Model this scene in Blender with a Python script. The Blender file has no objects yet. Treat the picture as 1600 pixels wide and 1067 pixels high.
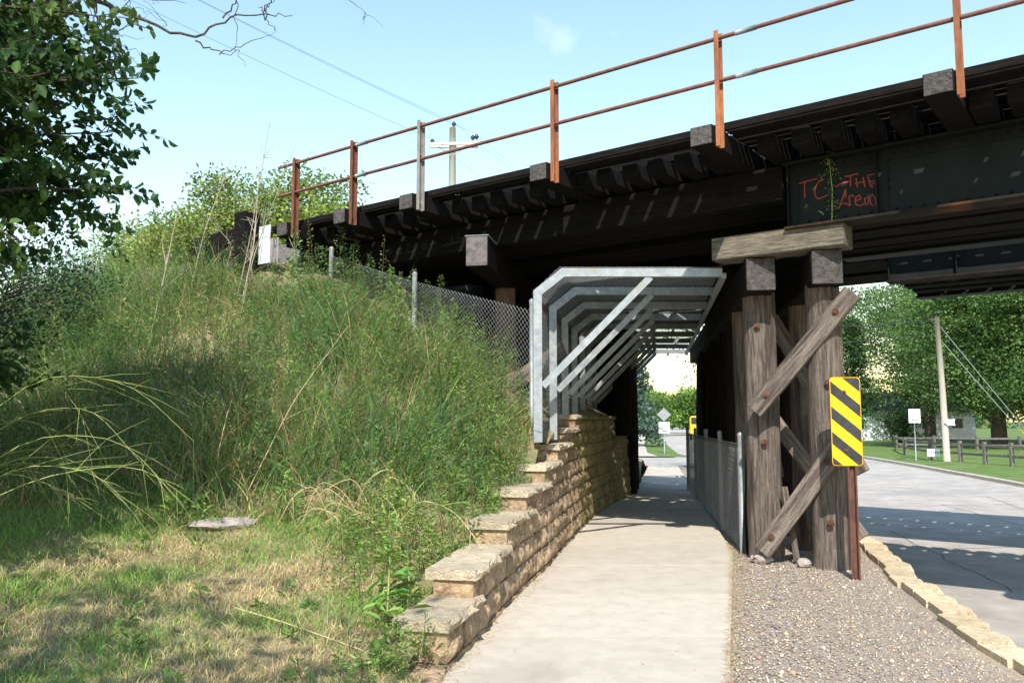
import bpy, bmesh, math, random
import numpy as np
from mathutils import Vector, Matrix
random.seed(7); rng = np.random.default_rng(11)
R = math.radians
sc = bpy.context.scene
COL = sc.collection
# ------------------------------------------------------------------ camera, sky, sun, exposure
cam = bpy.data.cameras.new('camera'); cam_o = bpy.data.objects.new('camera', cam); COL.objects.link(cam_o)
cam.sensor_width = 36; cam.lens = 1300/1600*36; cam.clip_end = 3000; cam.clip_start = .05
cam_o.location = (0, 0, 1.6); cam_o.rotation_euler = (R(90+5.47), 0, 0)
sc.camera = cam_o
SUN = Vector((-.1, -.96, 1)).normalized()          # towards the sun
w = bpy.data.worlds.new('World'); sc.world = w; w.use_nodes = True
nt = w.node_tree; bg = nt.nodes['Background']
sky = nt.nodes.new('ShaderNodeTexSky'); sky.sky_type = 'NISHITA'; sky.sun_disc = False
sky.sun_elevation = math.asin(SUN.z); sky.sun_rotation = math.atan2(SUN.x, SUN.y)
sky.air_density = 1.95; sky.dust_density = .1; sky.ozone_density = 3.4
tcw = nt.nodes.new('ShaderNodeTexCoord'); cn = nt.nodes.new('ShaderNodeTexNoise'); cn.inputs['Scale'].default_value = 5; cn.inputs['Detail'].default_value = 7
cr = nt.nodes.new('ShaderNodeValToRGB'); cr.color_ramp.elements[0].position = .72; cr.color_ramp.elements[1].position = 1.0
cm = nt.nodes.new('ShaderNodeMixRGB'); cm.inputs[2].default_value = (6, 6.1, 6.2, 1)
nt.links.new(tcw.outputs['Generated'], cn.inputs['Vector']); nt.links.new(cn.outputs['Fac'], cr.inputs[0])
nt.links.new(cr.outputs[0], cm.inputs[0]); nt.links.new(sky.outputs[0], cm.inputs[1]); nt.links.new(cm.outputs[0], bg.inputs[0])
bg.inputs[1].default_value = .15
sl = bpy.data.lights.new('sun', 'SUN'); sl.energy = 4.3; sl.angle = R(.5); sl.color = (1, .95, .86)
so = bpy.data.objects.new('sun', sl); COL.objects.link(so); so.rotation_euler = (-SUN).to_track_quat('-Z', 'Y').to_euler(); so.location = (-3, -20, 30)
sc.view_settings.view_transform = 'Standard'; sc.view_settings.look = 'None'; sc.view_settings.exposure = .8; sc.view_settings.gamma = 1
# ------------------------------------------------------------------ materials
MATS = {}
def mat(name, c1, c2, scale=6, rough=.85, bump=.3, bscale=40, stretch=(1, 1, 1), metal=0, stain=None, stain_scale=1.2, var=.18, stain_pos=.55, detail=6, spec=.3):
    m = bpy.data.materials.new(name); m.use_nodes = True; n = m.node_tree; L = n.links.new
    b = n.nodes['Principled BSDF']; b.inputs['Roughness'].default_value = rough; b.inputs['Metallic'].default_value = metal
    b.inputs['Specular IOR Level'].default_value = spec
    tc = n.nodes.new('ShaderNodeTexCoord'); oi = n.nodes.new('ShaderNodeObjectInfo')
    mu = n.nodes.new('ShaderNodeMath'); mu.operation = 'MULTIPLY'; mu.inputs[1].default_value = 41; L(oi.outputs['Random'], mu.inputs[0])
    mp = n.nodes.new('ShaderNodeMapping'); mp.inputs['Scale'].default_value = stretch
    L(tc.outputs['Object'], mp.inputs[0])
    ad = n.nodes.new('ShaderNodeVectorMath'); ad.operation = 'ADD'; L(mp.outputs[0], ad.inputs[0]); L(mu.outputs[0], ad.inputs[1])
    n1 = n.nodes.new('ShaderNodeTexNoise'); n1.inputs['Scale'].default_value = scale; n1.inputs['Detail'].default_value = detail; n1.inputs['Roughness'].default_value = .65
    L(ad.outputs[0], n1.inputs['Vector'])
    ra = n.nodes.new('ShaderNodeValToRGB'); ra.color_ramp.elements[0].position = .34; ra.color_ramp.elements[1].position = .66
    ra.color_ramp.elements[0].color = (*c1, 1); ra.color_ramp.elements[1].color = (*c2, 1); L(n1.outputs['Fac'], ra.inputs[0])
    out = ra.outputs[0]
    if stain:
        n3 = n.nodes.new('ShaderNodeTexNoise'); n3.inputs['Scale'].default_value = stain_scale; n3.inputs['Detail'].default_value = 5; L(ad.outputs[0], n3.inputs['Vector'])
        r3 = n.nodes.new('ShaderNodeValToRGB'); r3.color_ramp.elements[0].position = stain_pos; r3.color_ramp.elements[1].position = stain_pos+.17; L(n3.outputs['Fac'], r3.inputs[0])
        mx = n.nodes.new('ShaderNodeMixRGB'); mx.inputs[2].default_value = (*stain, 1); L(r3.outputs[0], mx.inputs[0]); L(out, mx.inputs[1]); out = mx.outputs[0]
    if var:
        hs = n.nodes.new('ShaderNodeHueSaturation'); mr = n.nodes.new('ShaderNodeMapRange'); mr.inputs[3].default_value = 1-var; mr.inputs[4].default_value = 1+var
        L(oi.outputs['Random'], mr.inputs[0]); L(mr.outputs[0], hs.inputs['Value']); L(out, hs.inputs['Color']); out = hs.outputs[0]
    L(out, b.inputs['Base Color'])
    if bump:
        n2 = n.nodes.new('ShaderNodeTexNoise'); n2.inputs['Scale'].default_value = bscale; n2.inputs['Detail'].default_value = 4; L(ad.outputs[0], n2.inputs['Vector'])
        bp = n.nodes.new('ShaderNodeBump'); bp.inputs['Strength'].default_value = bump; bp.inputs['Distance'].default_value = .02
        L(n2.outputs['Fac'], bp.inputs['Height']); L(bp.outputs[0], b.inputs['Normal'])
    MATS[name] = m; return m
def flat(name, c, rough=.6, metal=0): return mat(name, c, tuple(min(1, x*1.12) for x in c), 14, rough, .05, 60, metal=metal, var=.04)
def leafmat(name, trans=.35):
    m = bpy.data.materials.new(name); m.use_nodes = True; n = m.node_tree; L = n.links.new
    b = n.nodes['Principled BSDF']; b.inputs['Roughness'].default_value = .55; b.inputs['Specular IOR Level'].default_value = .25
    at = n.nodes.new('ShaderNodeAttribute'); at.attribute_name = 'Col'
    L(at.outputs['Color'], b.inputs['Base Color'])
    t = n.nodes.new('ShaderNodeBsdfTranslucent'); hs = n.nodes.new('ShaderNodeHueSaturation'); hs.inputs['Value'].default_value = 1.3; hs.inputs['Hue'].default_value = .485
    L(at.outputs['Color'], hs.inputs['Color']); L(hs.outputs[0], t.inputs[0])
    mx = n.nodes.new('ShaderNodeMixShader'); mx.inputs[0].default_value = trans
    L(b.outputs[0], mx.inputs[1]); L(t.outputs[0], mx.inputs[2]); L(mx.outputs[0], n.nodes['Material Output'].inputs[0]); return m
LEAF = leafmat('leaf'); BLADE = leafmat('blade', .25)
creo = mat('creosote_timber', (.005, .004, .004), (.015, .012, .011), 5, .85, .5, 30, (1, 9, 9), stain=(.018, .015, .013), stain_pos=.62, spec=.1)
creo_end = mat('timber_end', (.035, .03, .028), (.11, .095, .09), 18, .8, .8, 45, stain=(.16, .07, .05), stain_pos=.66)
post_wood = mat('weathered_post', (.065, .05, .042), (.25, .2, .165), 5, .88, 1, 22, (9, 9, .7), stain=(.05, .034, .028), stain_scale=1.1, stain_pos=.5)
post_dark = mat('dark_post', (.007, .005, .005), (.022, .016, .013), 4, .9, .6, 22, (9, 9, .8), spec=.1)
brace_wood = mat('brace_wood', (.09, .07, .06), (.32, .26, .215), 4, .88, 1, 20, (.8, 9, 9), stain=(.07, .052, .045), stain_scale=1.2, stain_pos=.5)
corbel_wood = mat('corbel_wood', (.07, .06, .046), (.23, .195, .145), 4, .88, 1, 18, (1, 9, 9))
girder_paint = mat('girder_paint', (.006, .0075, .007), (.0105, .0125, .0115), 3, .6, .1, 30, stain=(.026, .016, .011), stain_pos=.66, spec=.2)
rust = mat('rust', (.24, .085, .035), (.38, .15, .07), 10, .85, .2, 60, (4, 4, 1), stain=(.14, .05, .03))
flange_rust = mat('rusty_flange', (.014, .013, .012), (.03, .022, .017), 3, .75, .2, 30, stain=(.11, .045, .018), stain_scale=2.2, stain_pos=.54, spec=.1)
rust_dark = mat('rust_dark', (.09, .035, .022), (.19, .075, .04), 10, .85, .2, 60, (4, 4, 1))
pipe_rust = mat('pipe_rust', (.11, .05, .04), (.2, .085, .06), 9, .7, .15, 60)
greysteel = mat('bare_steel', (.22, .2, .19), (.34, .3, .28), 9, .6, .1, 60, stain=(.2, .1, .06))
rail_steel = mat('rail_steel', (.07, .045, .035), (.12, .08, .06), 9, .6, .1, 50, metal=.4)
galv = mat('galvanised', (.22, .24, .26), (.34, .36, .375), 4, .5, .06, 30, (3, 3, 3), metal=.25, stain=(.27, .24, .17), stain_pos=.6, var=.05)
wire_m = mat('wire', (.3, .31, .32), (.42, .43, .44), 6, .45, 0, metal=.4, var=0)
concrete = mat('concrete', (.42, .37, .305), (.5, .445, .37), 5, .9, .35, 140, stain=(.36, .31, .245), stain_scale=1.3, stain_pos=.6, var=.05, detail=12)
asphalt = mat('asphalt', (.32, .285, .255), (.46, .415, .375), 1.6, .9, .6, 160, stain=(.27, .25, .235), stain_scale=.3, stain_pos=.54, var=0, detail=12)
asph_patch = mat('new_asphalt', (.07, .07, .075), (.12, .12, .125), 8, .9, .5, 160, var=0)
gravel_m = mat('gravel', (.17, .135, .105), (.46, .38, .31), 55, .95, 1, 70, var=0, stain=(.5, .4, .27), stain_scale=.9, stain_pos=.62)
soil = mat('soil', (.16, .125, .07), (.33, .26, .145), 3, .95, .8, 30, var=0, stain=(.09, .12, .035), stain_scale=.7, stain_pos=.5)
lawn_m = mat('lawn', (.07, .125, .025), (.14, .2, .05), 1.5, .95, .9, 60, var=0, stain=(.2, .2, .08), stain_scale=.25, stain_pos=.6, detail=10)
block_m = mat('split_block', (.19, .122, .07), (.45, .325, .21), 13, .95, 1, 38, stain=(.21, .18, .145), stain_scale=4, stain_pos=.55, var=.2)
moss_block = mat('mossy_block', (.15, .11, .05), (.34, .26, .12), 12, .95, 1, 38, stain=(.09, .09, .03), stain_scale=4, var=.2)
cap_m = mat('cap_block', (.33, .265, .185), (.53, .44, .315), 11, .95, 1, 45, stain=(.26, .21, .15), stain_scale=4, stain_pos=.57, var=.2)
kerb_m = mat('kerb_block', (.42, .32, .2), (.62, .5, .34), 11, .95, 1, 45, stain=(.48, .31, .16), stain_scale=2.4, stain_pos=.6, var=.2)
rock_m = mat('rock', (.3, .25, .22), (.5, .43, .38), 8, .9, .7, 30)
yellow = mat('sign_yellow', (.8, .41, .01), (.84, .46, .015), 3, .45, .03, 60, stain=(.6, .4, .06), stain_scale=14, stain_pos=.74, var=0)
black = mat('sign_black', (.022, .022, .025), (.045, .045, .05), 8, .5, .05, 60, stain=(.2, .2, .2), stain_scale=26, stain_pos=.72, var=0)
white_p = flat('white_paint', (.78, .79, .8)); red_g = flat('red_spray', (.33, .045, .025)); grey_g = flat('grey_spray', (.03, .034, .032))
sheet_w = mat('white_sheet', (.6, .65, .7), (.78, .8, .82), 5, .6, .2, 30, stain=(.4, .2, .1), stain_scale=3, stain_pos=.68)
bark = mat('bark', (.06, .045, .035), (.16, .125, .1), 6, .95, 1, 25, (6, 6, 1)); pole_w = mat('pole_wood', (.36, .31, .26), (.52, .46, .4), 5, .85, .4, 30, (8, 8, .6))
pole_grey = mat('pole_grey', (.5, .48, .46), (.64, .62, .6), 5, .85, .4, 30, (8, 8, .6)); fence_w = mat('fence_wood', (.1, .085, .075), (.2, .175, .16), 6, .85, .5, 30)
ins_m = flat('insulator', (.03, .03, .04), .3); wire_dark = flat('cable', (.05, .05, .055)); guard_y = flat('guard_yellow', (.8, .5, .02))
straw = mat('straw', (.4, .3, .15), (.58, .46, .25), 8, .8, 0); roof_m = flat('roof', (.1, .1, .11)); glass_m = flat('window_glass', (.03, .035, .04), .1)
cyan_p = flat('teal_print', (.1, .45, .45)); ballast = mat('ballast', (.1, .09, .085), (.3, .28, .26), 30, .95, 1, 60, var=0); veh_y = flat('vehicle_yellow', (.75, .42, .03), .35); tyre_m = flat('tyre', (.02, .02, .02))
# ------------------------------------------------------------------ helpers
def link(name, me, m, parent=None, loc=(0, 0, 0), rot=(0, 0, 0)):
    o = bpy.data.objects.new(name, me); COL.objects.link(o); o.location = loc; o.rotation_euler = rot
    if m and not me.materials: me.materials.append(m)
    if parent: o.parent = parent
    return o
def mesh(name, V, F, smooth=False, col=None):
    me = bpy.data.meshes.new(name); me.from_pydata([tuple(v) for v in V], [], F); me.update()
    if smooth: me.polygons.foreach_set('use_smooth', [True]*len(me.polygons))
    return me
def npmesh(name, V, Q, T=None, col=None, smooth=False):
    """V (n,3), Q (k,4) quads, T (m,3) tris, per-vertex colour"""
    me = bpy.data.meshes.new(name); V = np.asarray(V, np.float32); me.vertices.add(len(V)); me.vertices.foreach_set('co', V.ravel())
    q = np.asarray(Q, np.int32).reshape(-1, 4); t = np.asarray(T if T is not None else np.zeros((0, 3)), np.int32).reshape(-1, 3)
    idx = np.concatenate([q.ravel(), t.ravel()]); st = np.concatenate([np.arange(len(q))*4, len(q)*4+np.arange(len(t))*3])
    me.loops.add(len(idx)); me.loops.foreach_set('vertex_index', idx); me.polygons.add(len(st)); me.polygons.foreach_set('loop_start', st.astype(np.int32))
    me.update(calc_edges=True); me.validate()
    if col is not None:
        a = me.attributes.new('Col', 'FLOAT_COLOR', 'POINT'); c = np.ones((len(V), 4), np.float32); c[:, :3] = col; a.data.foreach_set('color', c.ravel())
    if smooth: me.polygons.foreach_set('use_smooth', [True]*len(me.polygons))
    return me
def tag(o, label=None, cat=None, group=None, kind=None):
    if label: o['label'] = label
    if cat: o['category'] = cat
    if group: o['group'] = group
    if kind: o['kind'] = kind
    return o
def thing(name, label, cat, loc=(0, 0, 0), rz=0, group=None):
    o = bpy.data.objects.new(name, None); COL.objects.link(o); o.location = loc; o.rotation_euler = (0, 0, rz); o.empty_display_size = .2
    return tag(o, label, cat, group)
_bx = {}
def boxmesh(s, bev, m):
    k = (tuple(round(a, 3) for a in s), bev, m.name)
    if k not in _bx:
        bm = bmesh.new(); bmesh.ops.create_cube(bm, size=1); bmesh.ops.scale(bm, vec=s, verts=bm.verts)
        if bev: bmesh.ops.bevel(bm, geom=bm.edges[:], offset=bev, segments=1, affect='EDGES')
        me = bpy.data.meshes.new('box'); bm.to_mesh(me); bm.free(); me.materials.append(m); _bx[k] = me
    return _bx[k]
def box(parent, name, s, loc, m, rot=(0, 0, 0), bev=.008): return link(name, boxmesh(s, bev, m), m, parent, loc, rot)
def tubes(paths, radii, sides=6):
    """list of point lists, matching radii lists -> V, quads (open ended tubes with tapered radii)"""
    VV = []; QQ = []; off = 0
    for pts, rad in zip(paths, radii):
        p = np.asarray(pts, float); n = len(p); r = np.broadcast_to(np.asarray(rad, float), (n,))
        t = np.gradient(p, axis=0); t /= np.linalg.norm(t, axis=1)[:, None]+1e-9
        ref = np.where(np.abs(t[:, 2:3]) > .9, np.array([[1., 0, 0]]), np.array([[0, 0, 1.]]))
        a = np.cross(t, ref); a /= np.linalg.norm(a, axis=1)[:, None]+1e-9; b = np.cross(t, a)
        an = np.arange(sides)/sides*2*np.pi
        ring = p[:, None]+r[:, None, None]*(a[:, None]*np.cos(an)[None, :, None]+b[:, None]*np.sin(an)[None, :, None])
        VV.append(ring.reshape(-1, 3)); i = np.arange(n-1)[:, None]*sides; j = np.arange(sides)[None]; j2 = (j+1) % sides
        QQ.append(np.stack([i+j, i+j2, i+sides+j2, i+sides+j], -1).reshape(-1, 4)+off); off += n*sides
    return np.concatenate(VV), np.concatenate(QQ)
def tube(name, pts, rad, m, parent=None, sides=8, caps=True):
    V, Q = tubes([pts], [rad], sides); F = [tuple(q) for q in Q.tolist()]
    if caps: F += [tuple(range(sides)), tuple(range(len(V)-sides, len(V)))[::-1]]
    return link(name, mesh(name, V, F, True), m, parent)
def leaves(P, D, size, col, fold=.25, wid=.5, up=None, ovate=False):
    """P base points, D unit directions, size array -> V, Q, colours"""
    n = len(P); size = np.broadcast_to(size, (n,))[:, None]
    rv = rng.normal(size=(n, 3)) if up is None else up+rng.normal(size=(n, 3))*.45
    s = np.cross(D, rv); s /= np.linalg.norm(s, axis=1)[:, None]+1e-9; u = np.cross(s, D)
    tip = P+D*size
    if ovate:
        l1 = P+D*size*.3+s*size*wid*.5+u*size*fold*.4; l2 = P+D*size*.7+s*size*wid*.42+u*size*fold*.4
        r1 = P+D*size*.3-s*size*wid*.5+u*size*fold*.4; r2 = P+D*size*.7-s*size*wid*.42+u*size*fold*.4
        V = np.stack([P, l1, l2, tip-u*size*.08, r2, r1], 1).reshape(-1, 3); o = np.arange(n)[:, None]*6
        Q = np.concatenate([o+np.array([[0, 1, 2, 3]]), o+np.array([[0, 3, 4, 5]])]); k = 6
    else:
        l = P+D*size*.45+s*size*wid*.5+u*size*fold*.3; r = P+D*size*.45-s*size*wid*.5+u*size*fold*.3
        V = np.stack([P, l, tip, r], 1).reshape(-1, 3); o = np.arange(n)[:, None]*4; Q = o+np.array([[0, 1, 2, 3]]); k = 4
    return V, Q, np.repeat(col, k, axis=0)
def unit(v): return v/(np.linalg.norm(v, axis=1)[:, None]+1e-9)
def blades(P, h, lean, curl, wd, col):
    """grass blades: base P, height h, lean (n,2) horizontal reach of the tip, 7 vertices each"""
    n = len(P); a = rng.uniform(0, 2*np.pi, n); s = np.stack([np.cos(a), np.sin(a), 0*a], 1)*wd[:, None]
    def at(t): return P+np.concatenate([lean*(t**curl)[:, None] if np.ndim(t) else lean*(t**curl[:, None]), (h*(t-.35*t*t*np.minimum(1.4, np.linalg.norm(lean, axis=1)/h)))[:, None]], 1)
    p1, p2, p3 = at(.38), at(.72), at(1.)
    V = np.stack([P-s, P+s, p1-s*.85, p1+s*.85, p2-s*.55, p2+s*.55, p3], 1).reshape(-1, 3); o = np.arange(n)[:, None]*7
    Q = np.concatenate([o+np.array([[0, 1, 3, 2]]), o+np.array([[2, 3, 5, 4]])]); T = o+np.array([[4, 5, 6]])
    c = np.repeat(col, 7, axis=0); return V, Q, T, c
def join(parts):
    V = []; Q = []; T = []; C = []; o = 0
    for p in parts:
        v, q = p[0], p[1]; t = p[2] if len(p) == 4 else np.zeros((0, 3), int); c = p[-1]
        V.append(v); Q.append(np.asarray(q)+o); T.append(np.asarray(t)+o); C.append(c); o += len(v)
    return np.concatenate(V), np.concatenate(Q), np.concatenate(T), np.concatenate(C)
def ribbon(name, L_, R_, m, kind='structure', parent=None, thick=None):
    V = []; F = []
    for a, b in zip(L_, R_): V += [a, b]
    for i in range(len(L_)-1): F.append((2*i, 2*i+1, 2*i+3, 2*i+2))
    o = link(name, mesh(name, V, F), m, parent)
    if kind and not parent: o['kind'] = kind
    return o
def jitcol(base, n, v=.25, h=.12):
    b = np.array(base)[None]*(1+rng.normal(size=(n, 1))*v)*(1+rng.normal(size=(n, 3))*h); return np.clip(b, .004, .9)
# bridge frame: s runs along the track (to the far left), n across it (away), as local axes x=-s, y=n
BR = -R(37.5); Sx = np.array([-math.sin(R(52.5)), math.cos(R(52.5))]); Nx = np.array([math.cos(R(52.5)), math.sin(R(52.5))])
def B(s, n, z=0): p = Sx*s+Nx*n; return (p[0], p[1], z)
RD = np.array([.187, .982]); RANG = -math.atan2(.187, .982)     # road direction
# ------------------------------------------------------------------ terrain
WP = np.array([(5.0, -.49), (5.7, -.40), (6.2, -.28), (6.88, -.16), (8.2, .11), (9.61, .43), (12, .9), (14.43, 1.42), (16.5, 1.98), (18.57, 2.62), (22, 3.35), (33, 5.4)])
def xw(y): return np.interp(y, WP[:, 0], WP[:, 1], left=None) if np.ndim(y) else float(np.interp(y, WP[:, 0], WP[:, 1]))
def swl(y):  # left edge of the walk, runs on past the wall towards the viewer
    return np.where(np.asarray(y) < 5, -.49+(np.asarray(y)-5)*.12, xw(np.asarray(y, float)))
CP = [(-.7, 5.3, .1), (-.6, 6.2, .22), (-.5, 7, .36), (-.35, 7.9, .54), (-.1, 8.6, .74), (.1, 9.6, .95), (.3, 10.5, 1.2), (.75, 12.5, 1.46), (1.2, 14.4, 1.55), (2.3, 18.3, 1.55),
      (-3, 4, .10), (-6, 4, .25), (-2, 2, 0), (-1, 0, 0), (-6, 1, .1), (-2.5, 6, .3), (-5, 6, .42), (-2.6, 8, .68), (-5, 7.5, .72), (-8, 5, .6), (-14, 4, .8), (-1.2, -5, 0), (-12, -5, .1), (-40, 0, 1), (-40, -10, .5), (-70, 20, 2), (-60, 60, 1)]
for s, n, z in [(6.14, 8.5, 1.6), (7.2, 8.5, 2.2), (8.28, 8.5, 2.78), (9.97, 8.5, 3.68), (11.3, 8.4, 4.15), (13, 8.5, 4.45), (18, 8.5, 4.5), (30, 8.5, 4.5), (45, 8.5, 4.5), (10, 4.7, 1.15), (10, 6.5, 2.3), (14, 4.7, 1.5), (14, 6.5, 2.9), (18, 4.7, 1.7), (18, 6.5, 3.1), (30, 5, 2.), (45, 5, 2.),
                (8, 12.3, 1.7), (9.6, 12.3, 2.6), (11.2, 12.3, 3.5), (12, 12.3, 4.3), (9.7, 16.3, 1.65), (11.2, 16.3, 2.7), (12, 16, 4.3), (15, 12.3, 4.5), (15, 16.5, 4.5), (30, 12, 4.5), (30, 17, 4.5), (45, 16, 4.5), (12, 19.5, 2.2), (16, 19.5, 2.7), (14, 24, .4), (22, 24, .5), (40, 25, .5), (11, 22, .3)]:
    p = B(s, n); CP.append((p[0], p[1], z))
CP += [(3.2, 23, 0), (4.6, 30, -.05), (0, 32, .1), (-12, 45, 0), (6, 60, 0), (-60, 100, 0), (0, 100, 0)]
CP = np.array(CP); _A = np.linalg.norm(CP[:, None, :2]-CP[None, :, :2], axis=2); _n = len(CP)
_K = np.zeros((_n+3, _n+3)); _K[:_n, :_n] = _A; _K[:_n, _n] = 1; _K[:_n, _n+1:] = CP[:, :2]; _K[_n:, :_n] = _K[:_n, _n:].T
_W = np.linalg.solve(_K, np.concatenate([CP[:, 2], np.zeros(3)]))
def TZ(x, y):
    x = np.asarray(x, float); y = np.asarray(y, float); sh = x.shape; x = x.ravel(); y = y.ravel(); out = np.empty(len(x))
    for i in range(0, len(x), 20000):
        d = np.hypot(x[i:i+20000, None]-CP[:, 0], y[i:i+20000, None]-CP[:, 1]); out[i:i+20000] = d@_W[:_n]+_W[_n]+_W[_n+1]*x[i:i+20000]+_W[_n+2]*y[i:i+20000]
    return out.reshape(sh)
def roadz(y): t = np.clip((np.asarray(y, float)-14)/24, 0, 1); return -.6+.2*t*t*(3-2*t)
ys = np.concatenate([np.arange(-10, 3, 1), np.arange(3, 20, .25), np.arange(20, 62, 1.5)]); ts = np.concatenate([np.linspace(0, 1, 70)**2.2])
V = []; F = []
for y in ys:
    xr = float(swl(y))-(.2 if 5.2 < y < 18.6 else .03); xs = xr-ts*75; zs = TZ(xs, np.full_like(xs, y))+np.where(ts > 0, .025*np.sin(xs*5.3+y*3)*np.cos(y*4.1-xs*2), 0)
    V += list(zip(xs, [y]*len(xs), zs))
nT = len(ts)
for j in range(len(ys)-1):
    for i in range(nT-1): a = j*nT+i; F.append((a, a+nT, a+nT+1, a+1))
tag(link('embankment', mesh('embankment', V, F, True), soil), kind='structure')
tag(link('ground', mesh('ground', [(-1500, -200, -.95), (1500, -200, -.95), (1500, 2500, -.95), (-1500, 2500, -.95)], [(0, 1, 2, 3)]), lawn_m), kind='structure')
# sidewalk slabs
walk = tag(link('sidewalk', mesh('sidewalk', [(-1.2, -6, -.12), (.2, -6, -.12), (1.34, 5.3, -.12), (2.68, 10.3, -.12), (3.55, 15, -.12), (6.4, 31, -.12), (5.1, 31, -.12), (1.4, 14.43, -.12), (.4, 9.6, -.12), (-.5, 5, -.12)], [tuple(range(10))]), mat('joint_dirt', (.05, .042, .032), (.1, .085, .06), 9, .95, .3, var=0)), kind='structure')
def swr(y): return float(np.interp(y, [-6, 1, 5.3, 10.3, 14.63, 31], [-.1, .45, 1.34, 2.68, 3.42, 6.1]))
y = -6.; k = 0
while y < 30.9:
    y1 = min(y+1.55, 31); g = .014; V = []; zt = [.0, 0, 0, 0]
    zo = rng.normal()*.003
    nseg = 4; top = []
    for i in range(nseg+1):
        yy = y+g+(y1-y-2*g)*i/nseg; top += [(float(swl(yy))+.01, yy), (swr(yy), yy)]
    V = [(a, b, zo) for a, b in top]+[(a, b, -.11) for a, b in top]; n2 = len(top); F = []
    for i in range(nseg): a = 2*i; F.append((a, a+1, a+3, a+2)); F.append((a+1, a+1+n2, a+3+n2, a+3)); F.append((a, a+2, a+2+n2, a+n2))
    F += [(0, n2, n2+1, 1), (n2-2, n2-1, 2*n2-1, 2*n2-2)]
    link('slab', mesh('slab', V, F), concrete, walk); y = y1
# kerb block line / road edges
KL = np.array([(-6, 2.1), (0, 2.55), (4, 2.98), (5.3, 3.17), (6.5, 3.36), (8.5, 3.78), (11.1, 4.5), (14, 5.1), (22, 6.6), (31, 8.1)])
def kx(y): return float(np.interp(y, KL[:, 0], KL[:, 1]))
gy = np.linspace(-6, 24, 61)
ribbon('gravel_bed', [(swr(y)-.02, y, -.025) for y in gy], [(kx(y)+.06, y, -.012+.0) for y in gy], gravel_m)
ry = np.concatenate([np.linspace(-8, 60, 69), [70, 85, 100, 130, 170, 230, 320]])
RLp = np.array([(-8, 2.2), (0, 2.8), (5.3, 3.5), (11, 4.7), (22, 6.8), (31, 8.0), (44, 8.6), (60, 11.0), (100, 17.6), (170, 28), (320, 50)])
RRp = np.array([(-8, 10), (0, 11.6), (14, 14.0), (26.3, 16.2), (33, 17.0), (45, 18.9), (70, 23.5), (100, 27.5), (170, 39), (320, 63)])
rl = lambda y: float(np.interp(y, RLp[:, 0], RLp[:, 1])); rr = lambda y: float(np.interp(y, RRp[:, 0], RRp[:, 1]))
road = ribbon('road', [(rl(y)+(.25 if y < 31 else 0), y, float(roadz(y))) for y in ry], [(rr(y), y, float(roadz(y))) for y in ry], asphalt)
# asphalt seams and a darker utility patch
for (a, b) in [((5.4, 14.5), (15, 15.6)), ((7, 21), (16, 22.5)), ((8.2, 5), (13.5, 24)), ((9, 26), (16, 29)), ((6.5, 11), (7.6, 17)), ((10.5, 16), (11.2, 22))]:
    q = np.array([a, b], float); t = q[1]-q[0]; t /= np.hypot(*t); nn = np.array([-t[1], t[0]])*.009
    pts = [q[0]+(q[1]-q[0])*i/14+nn*rng.normal()*3 for i in range(15)]
    ribbon('seam', [(*(p-nn), float(roadz(p[1]))+.004) for p in pts], [(*(p+nn), float(roadz(p[1]))+.004) for p in pts], asph_patch, parent=road)
# right kerb and lawn
cy = np.concatenate([np.linspace(-8, 60, 35), [70, 85, 100, 130, 170]])
V = []; F = []
for y in cy:
    x = rr(y); z = float(roadz(y)); V += [(x, y, z-.1), (x, y, z+.11), (x+.03, y, z+.13), (x+.18, y, z+.13), (x+.18, y, z-.1)]
for i in range(len(cy)-1):
    for j in range(4): a = 5*i+j; F.append((a, a+5, a+6, a+1))
tag(link('right_kerb', mesh('kerb', V, F), mat('kerb_concrete', (.38, .33, .27), (.52, .45, .36), 3, .9, .3, 60, var=0)), kind='structure')
V = []; F = []; offs = [.17, 1.5, 4, 9, 18, 40, 90, 300]
for y in list(cy)+[250, 500]:
    for o in offs: V.append((rr(y)+o, y, float(roadz(y))+.125+.012*min(o, 18)+.03*math.sin(o+y)))
m_ = len(offs)
for i in range(len(cy)+1):
    for j in range(m_-1): a = i*m_+j; F.append((a, a+1, a+m_+1, a+m_))
tag(link('right_lawn', mesh('lawn', V, F, True), lawn_m), kind='structure')
# beyond the bridge on the left: cross street, verge, walk
ribbon('cross_street', [(-60, 32.2, -.06), (9.2, 32.2, -.1)], [(-60, 39.5, -.06), (9.3, 39.5, -.1)], asphalt)
fy = [39.5, 44, 50, 60, 80, 100, 140, 200]
far_l = lambda y: rl(y)
ribbon('verge', [(far_l(y)-1.5, y, -.05) for y in fy], [(far_l(y)+.1, y, -.09) for y in fy], lawn_m)
ribbon('far_sidewalk', [(far_l(y)-3.2, y, -.035) for y in fy], [(far_l(y)-1.5, y, -.035) for y in fy], concrete)
ribbon('far_left_lawn', [(-60, y, 0) for y in fy], [(far_l(y)-3.2, y, -.04) for y in fy], lawn_m)
ribbon('shoulder', [(swr(y), y, -.03) for y in (24, 28, 32)], [(rl(y)+.3, y, float(roadz(y))+.02) for y in (24, 28, 32)], gravel_m)
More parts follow.
